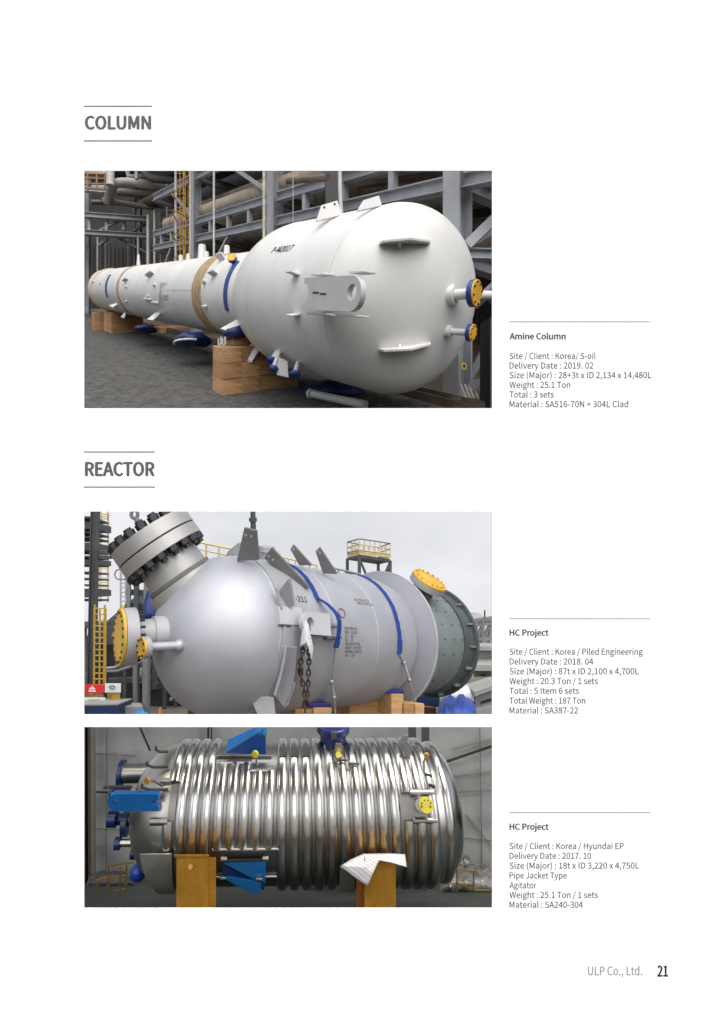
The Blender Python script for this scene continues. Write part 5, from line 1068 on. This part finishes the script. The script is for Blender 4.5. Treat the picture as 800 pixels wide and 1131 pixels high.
yB = A3.hit(420, 952, R3)[2].y - .42
s_ = stand(402.5, 437.5, 950.5, 394, 'right ochre steel stand with a paper sheet hanging over its top', yB, False)
MB().slab(P(394, 1040, yB + .06), P(402, 0, yB) - P(394, 0, yB), RD(398, 960, .3), P(0, 960, yB) - P(0, 1040, yB)).build('side_plate', mat('rust_orange', (.3, .1, .02), .6), s_)
pm = bpy.data.materials.new('lined_paper'); pm.use_nodes = True; tt = pm.node_tree; bs = tt.nodes['Principled BSDF']; bs.inputs['Roughness'].default_value = .8
tcn = tt.nodes.new('ShaderNodeTexCoord'); wv_ = tt.nodes.new('ShaderNodeTexWave'); wv_.inputs['Scale'].default_value = 15; wv_.inputs['Distortion'].default_value = .2; wv_.bands_direction = 'DIAGONAL'
crn = tt.nodes.new('ShaderNodeValToRGB'); crn.color_ramp.elements[0].color = (.38, .39, .40, 1); crn.color_ramp.elements[1].color = (.6, .59, .6, 1); crn.color_ramp.elements[1].position = .3
tt.links.new(tcn.outputs['Object'], wv_.inputs[0]); tt.links.new(wv_.outputs['Fac'], crn.inputs[0]); tt.links.new(crn.outputs[0], bs.inputs['Base Color'])
py_ = yB - .07
pg = {'a': (376, 956.5, 0.0), 'b': (388, 949, .05), 'c': (401.5, 943, .1), 'd': (430, 942.5, .12), 'e': (447.5, 943.5, .12), 'f': (449.5, 957.5, .02), 'g': (433, 952.5, .0), 'h': (419, 949.5, -.01), 'i': (412, 965, -.08), 'j': (406, 978.5, -.1), 'k': (392, 969, -.06)}
q = {k: P(u, v, py_ + dy) for k, (u, v, dy) in pg.items()}; ce = P(402, 958, py_ - .05)
o = MB(); ring = ['a', 'b', 'c', 'd', 'e', 'f', 'g', 'h', 'i', 'j', 'k']; vv = [q[k] for k in ring] + [ce]; nb_ = len(vv)
tri = [(0, 1, 11), (1, 2, 11), (2, 7, 11), (7, 8, 11), (8, 9, 11), (9, 10, 11), (10, 0, 11), (2, 3, 6, 7), (3, 4, 5, 6)]
o.add(vv, tri); pap = o.build('paper_sheet', pm); sm = pap.modifiers.new('s', 'SUBSURF'); sm.subdivision_type = 'SIMPLE'; sm.levels = sm.render_levels = 2; pap.modifiers.new('t', 'SOLIDIFY').thickness = .004
tag(pap, 'creased lined paper sheet draped over the right ochre stand', 'paper')
MB().tube(P(402.5, 949, py_ - .05), P(403.3, 949, py_ - .05), .012, n=8).build('stain', mat('red_spot', (.3, .12, .12), .8), pap)
o = MB().prism([P(u, v, yB + .35) for u, v in ((376, 958), (392, 966), (392, 985), (375, 986))], V((0, .01, 0))).build('backing_sheet', mat('dull_sheet', (.07, .08, .07), .7)); tag(o, 'dull grey green sheet hanging behind the draped paper', 'sheet')
# thin yellow trestles
def trestle(label, segs, Y):
    o = thing('tube_trestle', label, 'trestle', P(segs[0][0][0], segs[0][0][1], Y))
    for a, b in segs: MB().tube(P(a[0], a[1], Y + (a[2] if len(a) > 2 else 0)), P(b[0], b[1], Y + (b[2] if len(b) > 2 else 0)), .0095, n=8).build('tube', tr_m, o)
tr_m = mat('yellow_tube', (.20, .115, .02), .5, var=.2)
trestle('low yellow tube trestle on the floor at the left', [((120, 955.5), (148, 952.5, .2)), ((120, 955.5), (120, 985)), ((108, 971.5), (147, 966, .3)), ((108, 971.5, -.1), (108.5, 985, -.1)), ((140, 953), (139, 981)), ((131, 986), (160, 981, .3)), ((107, 986.5, -.1), (120, 987)), ((120, 986), (139, 981.5)), ((133, 957), (132.5, 986))], 6.3)
trestle('tall yellow tube trestle on the floor at the right', [((505, 960), (505, 1006)), ((523.5, 962), (523.5, 1006)), ((541, 983), (541, 1006)), ((496, 958.5), (524, 962)), ((505, 976), (523, 977)), ((523, 983), (541, 983.5)), ((541, 968), (548, 968)), ((505, 1001), (541, 1003))], 6.2)
film = mat('clear_film', (.13, .125, .115), .2, var=.5, scale=8, bump=1.0, bscale=9, spec=.8)
lump(485, 956, 556, 986, 6.6, film, 'plastic_bundle', 'crumpled shiny plastic sheeting heaped at the lower right', 'plastic sheet', 17, .8)
lump(508, 945, 521, 958, 6.7, film, 'plastic_bundle', 'small shiny plastic lump on the wall side beside the right head', 'plastic sheet', 18, .3)
lump(95, 962, 150, 978, 7.1, mat('dark_heap', (.05, .05, .05), .6, var=.5, scale=8, bump=.8), 'dark_heap', 'dark rumpled sheet along the foot of the wall at the left', 'sheet', 19, .5)
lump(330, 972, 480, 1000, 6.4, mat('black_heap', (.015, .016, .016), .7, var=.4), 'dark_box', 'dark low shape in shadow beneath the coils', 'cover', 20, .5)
for o in list(S.objects):
    if '_b' in o: del o['_b']
